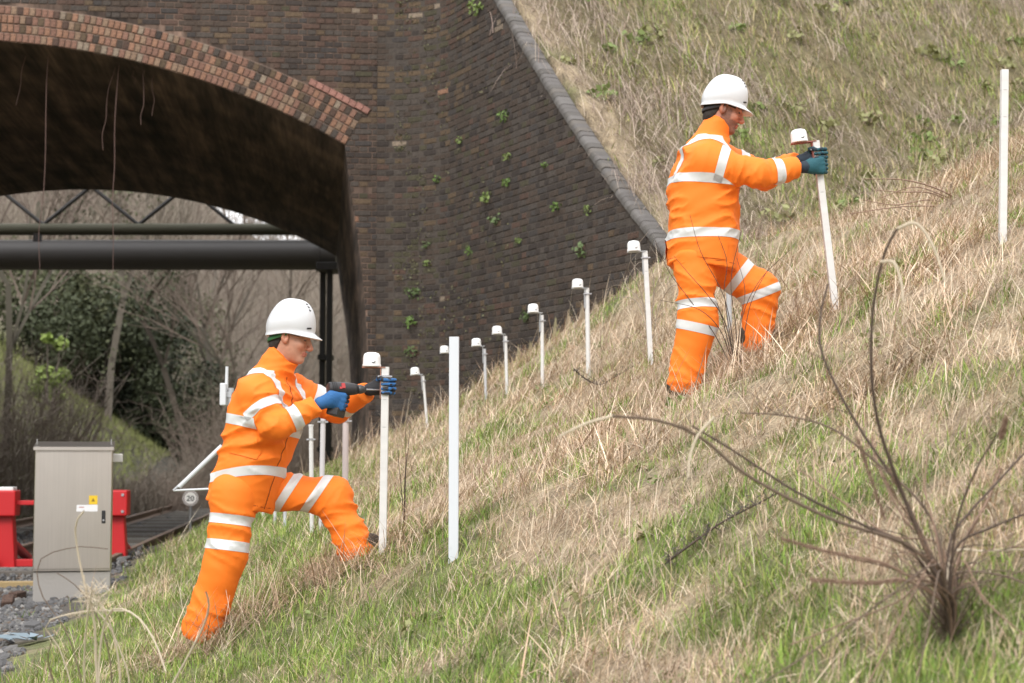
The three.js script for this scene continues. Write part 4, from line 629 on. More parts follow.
function helmetGeo() {
  const nt = 72, np = 22, P = [], I = [], row = [];
  const brim = (th) => { const ct = Math.cos(th); return 0.0025 + 0.044 * Math.pow(Math.max(ct, 0), 2.4); };
  const add = fn => { const r = []; for (let i = 0; i < nt; i++) { const p = fn(i / nt * Math.PI * 2); r.push(P.length / 3); P.push(p.x, p.y, p.z); } row.push(r); };
  const outw = (th, e, dy) => { const p = helmetPoint(th, 0), q = V(p.x, 0, p.z).normalize(); return V(p.x + q.x * e, p.y - dy, p.z + q.z * e); };
  for (let k = 0; k <= np; k++) add(th => { const p = helmetPoint(th, Math.PI / 2 * (1 - k / np)); if (k === np) return V(p.x, p.y, p.z); return p; });
  add(th => outw(th, brim(th) * 0.3, 0.010)); add(th => outw(th, brim(th) * 0.97, 0.016 + 0.010 * Math.max(Math.cos(th), 0))); add(th => outw(th, brim(th), 0.019 + 0.010 * Math.max(Math.cos(th), 0))); add(th => outw(th, brim(th) * 0.95, 0.022 + 0.010 * Math.max(Math.cos(th), 0))); add(th => outw(th, -0.004, 0.016));
  for (let k = np; k >= 0; k -= 2) add(th => helmetPoint(th, Math.PI / 2 * (1 - k / np), -0.006));
  for (let k = 0; k < row.length - 1; k++) for (let i = 0; i < nt; i++) { const a = row[k][i], b = row[k][(i + 1) % nt], c = row[k + 1][i], d = row[k + 1][(i + 1) % nt]; I.push(a, c, b, b, c, d); }
  const g = new THREE.BufferGeometry(); g.setAttribute('position', new THREE.Float32BufferAttribute(P, 3)); g.setIndex(I); g.computeVertexNormals(); return g;
}
function strapGeo() { // harness cradle and nape strap under the shell
  const pts = []; for (let i = 0; i <= 20; i++) { const a = Math.PI * (0.45 + 1.1 * i / 20); pts.push(V(0.104 * Math.cos(a) - 0.012, -0.022 - 0.05 * Math.sin((i / 20) * Math.PI), 0.09 * Math.sin(a))); }
  const g = tube(pts, 1, 1, 6, 40), p = g.attributes.position, c = new THREE.CatmullRomCurve3(pts); for (let i = 0; i < p.count; i++) { const o = c.getPointAt(Math.floor(i / 7) / 40); p.setXYZ(i, o.x + (p.getX(i) - o.x) * 0.004, o.y + (p.getY(i) - o.y) * 0.013, o.z + (p.getZ(i) - o.z) * 0.004); } g.computeVertexNormals(); return g;
}
// a gloved hand closed round a bar: c = bar centre at the grip, a = bar direction (towards the thumb side), s = side of the bar the palm lies on
function makeGlove(g, wrist, rel, side) {
  const C = rel(g.c), A = g.a.clone().normalize(), Pd = C.clone().sub(wrist); Pd.addScaledVector(A, -Pd.dot(A)).normalize(); let S = V().crossVectors(A, Pd); if (S.dot(g.s) < 0) S.negate(); const r = g.r;
  const pt = (a, p, s) => C.clone().addScaledVector(A, a).addScaledVector(Pd, p).addScaledVector(S, s);
  const fr = 0.0092;
  const palm = [cone(pt(0.032, 0.004, r + 0.014), pt(0.022, -0.062, r * 0.5 + 0.012), 0.016, 0.019), cone(pt(0.008, 0.006, r + 0.015), pt(0.006, -0.066, r * 0.5 + 0.012), 0.017, 0.019), cone(pt(-0.018, 0.004, r + 0.014), pt(-0.012, -0.064, r * 0.5 + 0.012), 0.017, 0.019), cone(pt(-0.036, 0, r + 0.012), pt(-0.024, -0.06, r * 0.5 + 0.01), 0.015, 0.018)];
  const cuff = cone(pt(0, -0.06, r * 0.5 + 0.01), wrist.clone(), 0.03, 0.034);
  const fing = [];
  [[0.034, 1.0], [0.0115, 1.06], [-0.0115, 1.0], [-0.033, 0.86]].forEach(([a, k]) => { const q = [pt(a, 0.008, r + 0.016), pt(a - 0.002, (r + 0.022) * k, r * 0.55 + 0.006), pt(a - 0.003, (r + 0.014) * k, -r * 0.7), pt(a - 0.003, -0.004 + 0.006 * k, -(r + 0.009))]; fing.push([cone(q[0], q[1], fr + 0.0012, fr), cone(q[1], q[2], fr, fr * 0.94), cone(q[2], q[3], fr * 0.94, fr * 0.82)]); });
  const tq = [pt(0.026, -0.05, r * 0.4 + 0.006), pt(0.044, -(r + 0.014), -0.002), pt(0.040, -0.006, -(r + 0.010)), pt(0.030, 0.014, -(r + 0.009))];
  fing.push([cone(tq[0], tq[1], 0.0155, 0.0125), cone(tq[1], tq[2], 0.0125, 0.011), cone(tq[2], tq[3], 0.011, 0.0092)]);
  const fd = (x, y, z) => { let d = 9; for (const f of fing) { let e = f[0](x, y, z); e = smin(e, f[1](x, y, z), 0.006); e = smin(e, f[2](x, y, z), 0.006); d = smin(d, e, 0.002); } return d; };
  const pd = (x, y, z) => { let d = 9; for (const p of palm) d = smin(d, p(x, y, z), 0.012); return smin(d, cuff(x, y, z), 0.03); };
  const b = bounds([C, wrist, pt(0.05, -0.06, 0), pt(-0.05, 0.03, 0)], 0.075);
  const geo = nets((x, y, z) => smin(pd(x, y, z), fd(x, y, z), 0.008) - 0.0012 * noise(x * 120, y * 120, z * 120), b[0], b[1], 0.0036);
  return paint(geo, (x, y, z) => { const f = fd(x, y, z), p = pd(x, y, z), k = g.colors, n = noise(x * 55, y * 55, z * 55), q = f < p - 0.002 ? (n > 0.05 ? k[1] : k[2]) : (cuff(x, y, z) < p + 0.004 && V(x, y, z).distanceTo(wrist) < 0.055 ? k[1] : k[0]); return q; });
}
// ------------------------------------------------------------------ the two workers, the posts they hold and the drill
const DL = 8.86, DR = 9.55;
const jl = (px, py, dz = 0) => at(px, py, DL - dz), jr = (px, py, dz = 0) => at(px, py, DR - dz);
function squareTube(w, h, t = 0.003) { // hollow square post standing on y = 0, open at the top
  const s = new THREE.Shape(); const a = w / 2, r = 0.005; s.moveTo(-a + r, -a); s.lineTo(a - r, -a); s.quadraticCurveTo(a, -a, a, -a + r); s.lineTo(a, a - r); s.quadraticCurveTo(a, a, a - r, a); s.lineTo(-a + r, a); s.quadraticCurveTo(-a, a, -a, a - r); s.lineTo(-a, -a + r); s.quadraticCurveTo(-a, -a, -a + r, -a);
  const q = new THREE.Path(), b = a - t; q.moveTo(-b, -b); q.lineTo(-b, b); q.lineTo(b, b); q.lineTo(b, -b); q.closePath(); s.holes.push(q);
  return new THREE.ExtrudeGeometry(s, { depth: h, bevelEnabled: false, curveSegments: 3 }).rotateX(-Math.PI / 2);
}
const domeGeo = (() => { const p = [[0.001, 0], [0.046, 0], [0.0485, 0.003], [0.0485, 0.012], [0.046, 0.014], [0.0455, 0.045], [0.043, 0.06], [0.036, 0.07], [0.022, 0.075], [0.001, 0.0765]].map(q => new THREE.Vector2(...q)); return new THREE.LatheGeometry(p, 28); })();
function sensorPost(base, top, label, opt = {}) {
  const g = thing('sensor_post', label, 'sensor post', base, opt.group), L = top.distanceTo(base) + 0.25; const dir = top.clone().sub(base).normalize();
  g.quaternion.setFromUnitVectors(V(0, 1, 0), dir); if (opt.turn) g.rotateY(opt.turn);
  const w = opt.w || 0.042, h = L - 0.25;
  if (opt.round) mesh('post', new THREE.CylinderGeometry(w / 2, w / 2, L, 18).translate(0, L / 2 - 0.25, 0), opt.mat || whiteTube, g); else mesh('post', squareTube(w, L).translate(0, -0.25, 0), opt.mat || whiteTube, g);
  if (opt.cap) mesh('cap', new THREE.CylinderGeometry(w / 2 + 0.003, w / 2 + 0.003, 0.014, 18).translate(0, h + 0.004, 0), whiteTube, g);
  if (opt.sensor !== false) {
    const off = opt.off ?? 0.072, dy = opt.dy ?? 0.0;
    mesh('bracket', [box(off + 0.05, 0.005, 0.05, -off / 2 - 0.024, h + dy - 0.003, 0), box(0.005, 0.16, 0.04, -w / 2 - 0.004, h + dy - 0.085, 0)], opt.bracket || rustBracket, g);
    const d = mesh('sensor_dome', domeGeo, domeMat, g); d.position.set(-off, h + dy, 0);
    mesh('print', [box(0.016, 0.004, 0.002, -off + 0.012, h + dy + 0.02, 0.047), box(0.007, 0.003, 0.002, -off + 0.02, h + dy + 0.026, 0.046)], darkMat, g);
    mesh('clamp', [new THREE.CylinderGeometry(w * 0.62 + 0.002, w * 0.62 + 0.002, 0.012, 16).translate(0, h - 0.05, 0), box(w * 1.9, 0.008, 0.012, 0, h - 0.05, w * 0.6)], steel, g);
  }
  return g;
}
const tilt = (px0, py0, px1, py1, d, dd = 0) => [hitAt(px0, py0, d), at(px1, py1, d + dd)];
function hitAt(px, py, d) { const p = at(px, py, d); p.y = ground(p.x, d) - 0.02; return p; }
// posts that the two workers hold, and the two bare posts
const poleL = [hitAt(382.5, 556, DL - 0.02), at(385.5, 367, DL - 0.02)], poleR = [hitAt(836, 322, DR - 0.08), at(815.5, 141, DR - 0.08)];
const gA = poleL[1].clone().sub(poleL[0]).normalize(), gB = poleR[1].clone().sub(poleR[0]).normalize();
sensorPost(poleL[0], poleL[1], 'white sensor post that the lower worker is drilling into', { w: 0.039 });
sensorPost(poleR[0], poleR[1], 'leaning white sensor post gripped by the upper worker', { w: 0.039, bracket: std(lin(0.3, 0.12, 0.1), 0.7), off: 0.09 });
sensorPost(...tilt(453.5, 560, 454.2, 337, 8.16), 'bare white square post in the grass right of the drilled post', { w: 0.047, sensor: false, mat: std(lin(0.62, 0.65, 0.7), 0.45) });
sensorPost(...tilt(1002.5, 247, 1004.5, 70, 8.75), 'bare white post at the right edge, highest on the slope', { w: 0.037, sensor: false });

const BLUE = [0.022, 0.12, 0.32], BLACK = [0.022, 0.022, 0.026], TEAL = [0.012, 0.085, 0.11], NAVY = [0.015, 0.028, 0.045];
const drillBack = at(327.5, 388.5, DL - 0.13), drillTip = at(383, 390, DL + 0.0), drillAx = drillTip.clone().sub(drillBack).normalize();
const handleTop = drillBack.clone().addScaledVector(drillAx, 0.075), handleDir = V(-0.22, -1, 0.05).normalize(), handleC = handleTop.clone().addScaledVector(handleDir, 0.066);
const gripL = poleL[1].clone().addScaledVector(gA, -0.1);
makePerson({
  label: 'person in orange work suit and white helmet drilling a post, lower on the slope', base: hitAt(203, 636, DL - 0.09),
  yaw: 0.42, torso: [[-0.1, 0.156, 0.182, 0.008], [0.0, 0.16, 0.186, 0.008], [0.3, 0.165, 0.198, 0.014], [0.62, 0.178, 0.218, 0.02], [0.86, 0.15, 0.206, 0.006], [1.0, 0.095, 0.12, 0]], pockets: [[0.285, 0.06, 0.055, 0.075]], hemLow: -0.03,
  joints: { hem: jl(240, 500), neck: jl(274, 374), head: jl(291, 338.5, 0.02), shR: jl(257, 394, 0.17), shL: jl(294, 390, -0.16), elR: jl(275, 427, 0.23), wrR: handleC.clone().add(V(-0.085, -0.012, 0.06)), elL: jl(337, 409, -0.24), wrL: gripL.clone().add(V(-0.085, -0.015, -0.045)), hipR: jl(235, 492, 0.1), hipL: jl(254, 489, -0.09), knR: jl(226, 556, 0.13), anR: jl(204, 624, 0.1), knL: jl(333, 496, -0.13), anL: jl(357, 553, -0.1), boR: hitAt(222, 636, DL - 0.1).add(V(0, 0.05, 0)), boL: hitAt(372, 558, DL + 0.1).add(V(0, 0.05, 0)) },
  zip: true, arm: [0.085, 0.072, 0.056], cuff: { R: 0.9, L: 0.88 }, leg: { R: [0.126, 0.1, 0.106], L: [0.108, 0.095, 0.098] }, collar: 0.118, colTilt: 0.42,
  torsoBands: [[0.12, 0.42], [0.4, 0.05]], strap: 0.115, armBands: [['uR', 0.45], ['fR', 0.42], ['uL', 0.5], ['fL', 0.32]], legBands: [['tR', 0.44], ['tR', 0.84], ['tL', 0.42, 0.55], ['tL', 0.78, 0.6]],
  headPitch: 0.26, headYaw: 0.16, helmetTilt: 0.1, helmetY: 0.044, skin: [0.52, 0.27, 0.185], strapMat: std(lin(0.03, 0.14, 0.05), 0.7), beard: false,
  grip: { R: { c: handleC, a: handleDir.clone().negate(), s: V(0, 0, 1), r: 0.019, colors: [BLUE, BLUE, BLACK] }, L: { c: gripL, a: gA, s: V(0, 0, -1), r: 0.024, colors: [BLACK, BLACK, BLUE] } }, gloveLabel: 'blue and black work glove'
});
{ // cordless drill
  const g = thing('cordless_drill', 'black cordless drill held against the white sensor post', 'drill', drillBack); g.quaternion.setFromUnitVectors(V(0, 1, 0), drillAx);
  const lathe = (p, n = 20) => new THREE.LatheGeometry(p.map(q => new THREE.Vector2(...q)), n), blk = std(lin(0.028, 0.026, 0.028), 0.5), rub = std(lin(0.015, 0.015, 0.016), 0.8), red = std(lin(0.38, 0.03, 0.03), 0.5);
  mesh('housing', lathe([[0.001, 0], [0.028, 0.002], [0.034, 0.01], [0.036, 0.05], [0.036, 0.1], [0.033, 0.125], [0.030, 0.145], [0.027, 0.16], [0.001, 0.161]]), blk, g);
  mesh('grille', [0.02, 0.03, 0.04].map(y => new THREE.TorusGeometry(0.0355, 0.0018, 6, 20).rotateX(Math.PI / 2).translate(0, y, 0)), rub, g);
  mesh('badge', [box(0.03, 0.02, 0.004, 0, 0.075, 0.036, 0.0015), box(0.012, 0.012, 0.004, 0.012, 0.06, 0.0345)], red, g);
  mesh('chuck', lathe([[0.001, 0.16], [0.024, 0.16], [0.024, 0.18], [0.018, 0.2], [0.011, 0.208], [0.001, 0.209]]), std(lin(0.05, 0.05, 0.052), 0.35), g);
  const len = drillTip.distanceTo(drillBack); mesh('drill_bit', lathe([[0.0045, 0.205], [0.0045, len - 0.02], [0.0005, len - 0.002]], 10), steel, g);
  const q = g.quaternion.clone().invert(), hd = handleDir.clone().applyQuaternion(q), h0 = handleTop.clone().sub(drillBack).applyQuaternion(q);
  mesh('handle', rod(h0.clone().addScaledVector(hd, 0.0), h0.clone().addScaledVector(hd, 0.11), 0.021, 0.019, 14), rub, g);
  const bt = mesh('battery', box(0.045, 0.1, 0.065, 0, 0, 0, 0.008), blk, g); bt.position.copy(h0).addScaledVector(hd, 0.122); bt.quaternion.setFromUnitVectors(V(1, 0, 0), hd.clone().negate());
}
const gripR1 = poleR[1].clone().addScaledVector(gB, -0.15).add(V(-0.008, 0, 0.012)), gripR2 = poleR[1].clone().addScaledVector(gB, -0.085);
makePerson({
  label: 'person in orange work suit and white helmet gripping a leaning post, higher on the slope', base: hitAt(684, 394, DR - 0.09),
  yaw: 0.12, pockets: [[0.085, 0.06, 0.05, 0.08]], torso: [[-0.1, 0.2, 0.21, 0], [0.0, 0.203, 0.215, 0], [0.3, 0.206, 0.225, -0.004], [0.62, 0.204, 0.235, -0.018], [0.86, 0.156, 0.215, -0.022], [1.0, 0.095, 0.12, -0.005]], hemLow: -0.005,
  joints: { hem: jr(700.5, 268), neck: jr(711, 139), head: jr(724, 111, 0.01), shR: jr(707, 161, 0.185), shL: jr(722, 159, -0.19), elR: jr(757, 174, 0.21), wrR: gripR1.clone().add(V(-0.088, -0.01, 0.045)), elL: jr(765, 176, -0.25), wrL: gripR2.clone().add(V(-0.083, -0.015, -0.055)), hipR: jr(694, 262, 0.1), hipL: jr(713, 260, -0.09), knR: jr(698, 322, 0.12), anR: jr(685, 380, 0.1), knL: jr(760, 290, -0.08), anL: jr(757, 342, -0.1), boR: hitAt(706, 392, DR - 0.1).add(V(0, 0.05, 0)), boL: hitAt(778, 346, DR + 0.1).add(V(0, 0.05, 0)) },
  arm: [0.094, 0.079, 0.063], cuff: { R: 0.86, L: 0.9 }, leg: { R: [0.122, 0.106, 0.096], L: [0.12, 0.104, 0.088] }, collar: 0.112, colTilt: 0.3,
  torsoBands: [[0.175, 0.09], [0.475, 0.0]], strap: 0.118, armBands: [['uR', 0.3], ['fR', 0.42], ['uL', 0.4], ['fL', 0.42]], legBands: [['tR', 0.72], ['sR', 0.1], ['tL', 0.56, 0.1], ['sL', 0.06, 0, 0.45]],
  headPitch: 0.34, headYaw: 0.1, helmetTilt: 0.08, helmetY: 0.044, skin: [0.47, 0.22, 0.15], strapMat: std(lin(0.03, 0.03, 0.035), 0.7), beard: true,
  grip: { R: { c: gripR1, a: gB, s: V(0, 0, 1), r: 0.024, colors: [TEAL, NAVY, TEAL] }, L: { c: gripR2, a: gB, s: V(0, 0, -1), r: 0.024, colors: [NAVY, NAVY, TEAL] } }, gloveLabel: 'dark teal work glove'
});
// ------------------------------------------------------------------ row of sensor posts receding towards the bridge
const rowGroup = 'row of sensor posts receding to the bridge';
[[651, 365, 645, 251, 11.95, 0.034, 'sensor post nearest to the upper worker, tallest of the receding row'], [588.5, 380, 587, 288, 13.9, 0.036, 'second sensor post of the receding row from the upper worker'], [542.5, 397, 542, 315, 14.6, 0.03, 'third sensor post of the receding row from the upper worker'], [507, 408, 505.5, 336, 15.8, 0.03, 'fourth sensor post of the receding row from the upper worker'], [486, 410, 484.5, 349, 16.4, 0.028, 'fifth sensor post of the receding row, darker, right of the bare post'], [453, 420, 452, 355, 17.4, 0.028, 'sensor post half hidden behind the bare square post'], [428, 433, 423, 376, 17.2, 0.027, 'farthest sensor post of the row, left of the bare post, leaning']].forEach(([x0, y0, x1, y1, d, w, label], i) => {
  const dy = [0, 0, 0.02, 0.02, 0.03, 0.02, 0.02][i]; sensorPost(...tilt(x0, y0, x1, y1, d), label, { w, round: i !== 0, group: rowGroup, off: 0.078, dy, bracket: greyTube, mat: i === 4 ? std(lin(0.5, 0.5, 0.52), 0.5) : whiteTube, turn: 0.1 * (i % 3) });
});
const lowGroup = 'posts on the lower slope behind the lower worker';
[[312, 530, 311, 426, 12.7, 0.033, whiteTube, 'white post with cap just behind the front thigh of the lower worker'], [321, 533, 323.5, 396, 12.5, 0.038, std(lin(0.55, 0.53, 0.55), 0.5), 'grey post behind the drill battery of the lower worker'], [345, 486, 346, 396, 12.9, 0.047, std(lin(0.52, 0.44, 0.43), 0.55), 'pinkish grey post right of the drill battery'], [285, 528, 285, 440, 14.6, 0.028, std(lin(0.5, 0.52, 0.56), 0.5), 'thin grey post seen through the legs of the lower worker, rightmost'], [275, 517, 275.5, 440, 15.4, 0.028, std(lin(0.55, 0.56, 0.58), 0.5), 'thin grey post seen through the legs of the lower worker, middle'], [263, 514, 263.5, 440, 16.4, 0.03, whiteTube, 'thin white post seen through the legs of the lower worker, leftmost']].forEach(([x0, y0, x1, y1, d, w, mat, label], i) => {
  const [b, t] = tilt(x0, y0, x1, y1, d), g = sensorPost(b, t, label, { w, round: true, sensor: false, mat, group: lowGroup, cap: i === 0 }); if (i < 3) mesh('clamp', [new THREE.CylinderGeometry(w * 0.6, w * 0.6, 0.016, 16), box(w * 2, 0.012, w * 0.5, 0, 0, w * 0.2)], steel, g).position.set(0, t.distanceTo(b) - (i ? 0.19 : 0.1), 0);
});
{ // one more post between the legs of the upper worker
  const [b, t] = tilt(730, 345, 728, 262, 11.4); sensorPost(b, t, 'grey post seen between the legs of the upper worker', { w: 0.036, round: true, sensor: false, mat: greyTube });
}
// ------------------------------------------------------------------ grass on the slopes: blades of several kinds, sown by clump
{
  const kinds = { // blades, length, spread, lean, droop, half width, colours
    straw: { n: 10, L: 0.115, sp: 0.08, lean: 0.85, dr: 1.3, w: 0.0017, cols: [[0.6, 0.465, 0.325], [0.48, 0.345, 0.235], [0.7, 0.575, 0.435], [0.36, 0.245, 0.165], [0.6, 0.45, 0.285]] },
    mat: { n: 11, L: 0.2, sp: 0.12, lean: 1.45, dr: 0.25, w: 0.0018, cols: [[0.58, 0.445, 0.315], [0.68, 0.555, 0.42], [0.44, 0.31, 0.22], [0.32, 0.222, 0.155]] },
    green: { n: 10, L: 0.08, sp: 0.06, lean: 0.45, dr: 0.9, w: 0.0021, cols: [[0.17, 0.265, 0.045], [0.225, 0.325, 0.06], [0.14, 0.21, 0.042], [0.31, 0.345, 0.095]] },
    stalk: { n: 3, L: 0.26, sp: 0.10, lean: 0.55, dr: 0.6, w: 0.0012, cols: [[0.60, 0.50, 0.37], [0.48, 0.37, 0.26], [0.68, 0.59, 0.46]] },
    bramble: { n: 12, L: 0.16, sp: 0.15, lean: 0.9, dr: 1.5, w: 0.0020, cols: [[0.33, 0.25, 0.205], [0.42, 0.335, 0.275], [0.26, 0.19, 0.16], [0.5, 0.41, 0.33]] },
    moss: { n: 11, L: 0.075, sp: 0.10, lean: 0.7, dr: 0.9, w: 0.0034, cols: [[0.2, 0.235, 0.055], [0.28, 0.295, 0.08], [0.15, 0.185, 0.048], [0.4, 0.33, 0.18], [0.34, 0.27, 0.165]] },
  };
  for (const k in kinds) kinds[k].P = [], kinds[k].C = [], kinds[k].I = [];
  const r = rng(2024); let blades = 0;
  function add(kind, x, d, s, tall = 1) {
    const K = kinds[kind], SEG = kind === 'green' || kind === 'moss' ? 2 : 3, y = ground(x, d), gx = clamp((ground(x + 0.12, d, false) - ground(x - 0.12, d, false)) / 0.24, -0.9, 0.9), gz = clamp(-(ground(x, d + 0.12, false) - ground(x, d - 0.12, false)) / 0.24, -1, 1), tone = (0.85 + 0.3 * r()) * (1 + 0.42 * noise(x * 2.3, d * 2.3, 51) + 0.22 * noise(x * 6.1, d * 6.1, 52)), lx = -0.25 + 0.5 * noise(x * 1.1, d * 1.1, 21), lz = 0.15 + 0.5 * noise(x * 1.1, d * 1.1, 33);
    for (let i = 0; i < K.n; i++) {
      const a = r() * 6.283, q = Math.sqrt(r()) * K.sp * s, L = K.L * s * tall * (0.4 + 0.9 * r()), w = K.w * Math.min(s, 1.6) * (0.6 + 0.7 * r()), out = r() * 6.283, dr = K.dr * (0.3 + 1.2 * r()); let th = K.lean * (0.25 + 0.95 * r());
      let hx = Math.cos(out) + lx * 1.4, hz = Math.sin(out) + lz * 1.4; const hl = Math.hypot(hx, hz) || 1; hx /= hl; hz /= hl;
      const tw = (r() - 0.5) * 1.6, sx = -Math.sin(Math.atan2(hz, hx) + tw), sz = Math.cos(Math.atan2(hz, hx) + tw), ox = Math.cos(a) * q, oz = Math.sin(a) * q; let px = x + ox, pz = -d + oz, py = y + gx * ox + gz * oz - 0.012 + (kind === 'mat' ? 0.02 * r() : 0);
      const c = K.cols[Math.floor(r() * K.cols.length)], f = tone * (0.85 + 0.3 * r()), b0 = K.P.length / 3;
      for (let k = 0; k <= SEG; k++) {
        const ww = w * (1 - 0.6 * (k / SEG) ** 2);
        if (k === SEG) { K.P.push(px, py, pz); K.C.push(c[0] * f, c[1] * f, c[2] * f); } else { K.P.push(px - sx * ww, py, pz - sz * ww, px + sx * ww, py, pz + sz * ww); K.C.push(c[0] * f, c[1] * f, c[2] * f, c[0] * f, c[1] * f, c[2] * f); }
        const e = L / SEG, dx = Math.sin(th) * hx * e, dz = Math.sin(th) * hz * e; px += dx; pz += dz; py += Math.cos(th) * e + (gx * dx + gz * dz) * 0.95; th = Math.min(th + dr / SEG * (0.7 + 0.6 * r()), 1.65);
      }
      for (let k = 0; k < SEG - 1; k++) { const o = b0 + k * 2; K.I.push(o, o + 1, o + 2, o + 1, o + 3, o + 2); } const o = b0 + (SEG - 1) * 2; K.I.push(o, o + 1, o + 2); blades++;
    }
  }
  const wingSide = (x, d) => { const u = uOf(x, d), v = vOf(x, d), sd = (u - WA[0]) * -WD[1] + (v - WA[1]) * WD[0], tw = ((u - WA[0]) * WD[0] + (v - WA[1]) * WD[1]) / WL; return tw > -0.15 && tw < 1.13 && sd > -0.1 && sd < 0.19; };
  const feet = [[206, 622, DL - 0.1], [353, 556, DL + 0.1], [686, 386, DR - 0.1], [757, 346, DR + 0.1]].map(([px, py, d]) => at(px, py, d));
  for (let d = 3.9; d < 28;) {
    const step = clamp(0.0073 * d, 0.042, 0.155), xl = -0.34 * d - 0.5, xr = 0.34 * d + 0.8;
    for (let x = xl; x < xr; x += step) {
      const xx = x + (r() - 0.5) * step * 1.6, dd = d + (r() - 0.5) * step * 1.6, u = uOf(xx, dd), v = vOf(xx, dd);
      if (v > 21.85 && u < 1.1) continue; if (wingSide(xx, dd)) continue;
      const toe = -1.75 + 0.4 * noise(xx * 1.7, dd * 1.7, 5) - 0.02 * (dd - 12); if (u < toe && r() > 0.02) continue; if (u < toe + 0.5 && r() < 0.45) continue;
      const behind = (u - WA[0]) * -WD[1] + (v - WA[1]) * WD[0] > 0 && dd > 15 + 0.35 * Math.max(0, xx - 1.5) + 0.6 * noise(xx, dd, 3), sc = mix(1, 2.0, clamp((step - 0.055) / 0.1)), g = greenness(xx, dd) + (r() - 0.5) * 0.4;
      if (behind) {
        const h1 = 1.7 * fbm(xx * 0.62, dd * 0.95, 12, 4) + 0.22 * noise(xx * 2.2, dd * 2.2, 1) + (r() - 0.5) * 0.25, t = r(), edge = sstep(2.6, 0.3, (u - WA[0]) * -WD[1] + (v - WA[1]) * WD[0]) * 0.6;
        const patch = noise(xx * 0.9 + 5, dd * 0.9, 61) + 0.5 * noise(xx * 2.4, dd * 2.4, 62) + (r() - 0.5) * 0.3;
        if (h1 + edge > 0.2) { const lump = sstep(0.05, 0.4, noise(xx * 1.6, dd * 1.6, 44)); add('bramble', xx, dd, sc * (0.8 + 0.9 * lump)); if (lump > 0.5) add('bramble', xx, dd, sc * 1.2); if (t < 0.15) add('stalk', xx, dd, sc * 0.8); }
        else { add('moss', xx, dd, sc * 1.15); if (patch > 0.12) add('green', xx, dd, sc * 0.9); if (patch < -0.02 || t < 0.4) add(t < 0.5 ? 'mat' : 'straw', xx, dd, sc * 0.6); if (t > 0.86) add('bramble', xx, dd, sc * 0.8); }
        continue;
      }
      const tus = sstep(0.1, 0.45, noise(xx * 1.9, dd * 1.5, 17) + 0.35 * noise(xx * 4.3, dd * 4.3, 6)), long = 0.68 + 0.8 * tus;
      if (g > 0.66) { add('green', xx, dd, sc * (0.85 + 0.4 * r())); if (r() < 0.22) add('straw', xx, dd, sc * 0.75); if (r() < 0.2) add('mat', xx, dd, sc * 0.6); if (r() < 0.03) add('stalk', xx, dd, sc * 0.7); }
      else if (g > 0.44) { add(r() < 0.5 ? 'green' : 'straw', xx, dd, sc * 0.85); if (r() < 0.4) add('mat', xx, dd, sc * 0.7); if (r() < 0.05) add('stalk', xx, dd, sc * 0.8); }
      else { add(r() < 0.36 + 0.35 * tus ? 'straw' : 'mat', xx, dd, sc * long); if (tus > 0.6 && r() < 0.4) add('straw', xx, dd, sc * 1.3); if (r() < 0.12) add('green', xx, dd, sc * 0.8); if (r() < 0.10) add('stalk', xx, dd, sc * (0.7 + 0.4 * r())); if (r() < 0.06) add('bramble', xx, dd, sc * 0.7); }
    }
    d += step;
  }
  for (const f of feet) for (let i = 0; i < 90; i++) { const a = r() * 6.28, q = 0.1 + 0.2 * r(); add(r() < 0.7 ? 'straw' : 'mat', f.x + 0.04 + Math.cos(a) * q * 1.3, -f.z + Math.sin(a) * q * 0.7 - 0.1, 0.9 + 0.3 * r(), 1.6); }
  const info = { straw: ['dry_grass', 'dry straw-coloured grass over the slope'], mat: ['matted_grass', 'flattened dead grass matted on the slope'], green: ['green_grass', 'short fresh green grass in patches on the slope'], stalk: ['grass_stalks', 'thin tall dry grass stalks on the slope'], bramble: ['dead_bramble', 'brown dead bramble and weeds on the embankment'], moss: ['mossy_turf', 'yellow-green mossy turf on the embankment'] };
  for (const k in kinds) { const K = kinds[k]; if (!K.I.length) continue; const g = new THREE.BufferGeometry(); g.setAttribute('position', new THREE.BufferAttribute(new Float32Array(K.P), 3)); g.setAttribute('color', new THREE.BufferAttribute(new Float32Array(K.C), 3)); g.setIndex(new THREE.BufferAttribute(new Uint32Array(K.I), 1)); g.computeVertexNormals(); tag(mesh(info[k][0], g, std(lin(1, 1, 1), 0.85, { vertexColors: true })), info[k][1], 'grass', null, 'stuff'); }

}

{ // broad-leaved weeds in the turf
  const r = rng(611), P = [], Q = []; for (let i = 0; i < 420; i++) { const d = 5 + 20 * r(), x = -0.3 * d + 0.62 * d * r(), u = uOf(x, d), v = vOf(x, d), sd = (u - WA[0]) * -WD[1] + (v - WA[1]) * WD[0]; if (u < -1.2 || (v > 21.7 && u < 1.2) || Math.abs(sd) < 0.35) continue; const bank = sd > 0 && d > 16; if (!bank && r() < 0.6) continue; const c = onGround(x, d), R = (bank ? 0.16 : 0.06) * (0.6 + r()); c.y += R * 0.25; leaves(r() < 0.5 ? P : Q, c, R, bank ? 34 : 16, R * 0.24, r, 0.55); }
  tag(mesh('broadleaf_weeds', geoOf(P), leafMat(0.16, 0.21, 0.06)), 'low broad-leaved green weeds scattered in the turf', 'weeds', null, 'stuff'); tag(mesh('broadleaf_weeds', geoOf(Q), leafMat(0.24, 0.24, 0.10)), 'low yellowish broad-leaved weeds scattered in the turf', 'weeds', null, 'stuff');
}
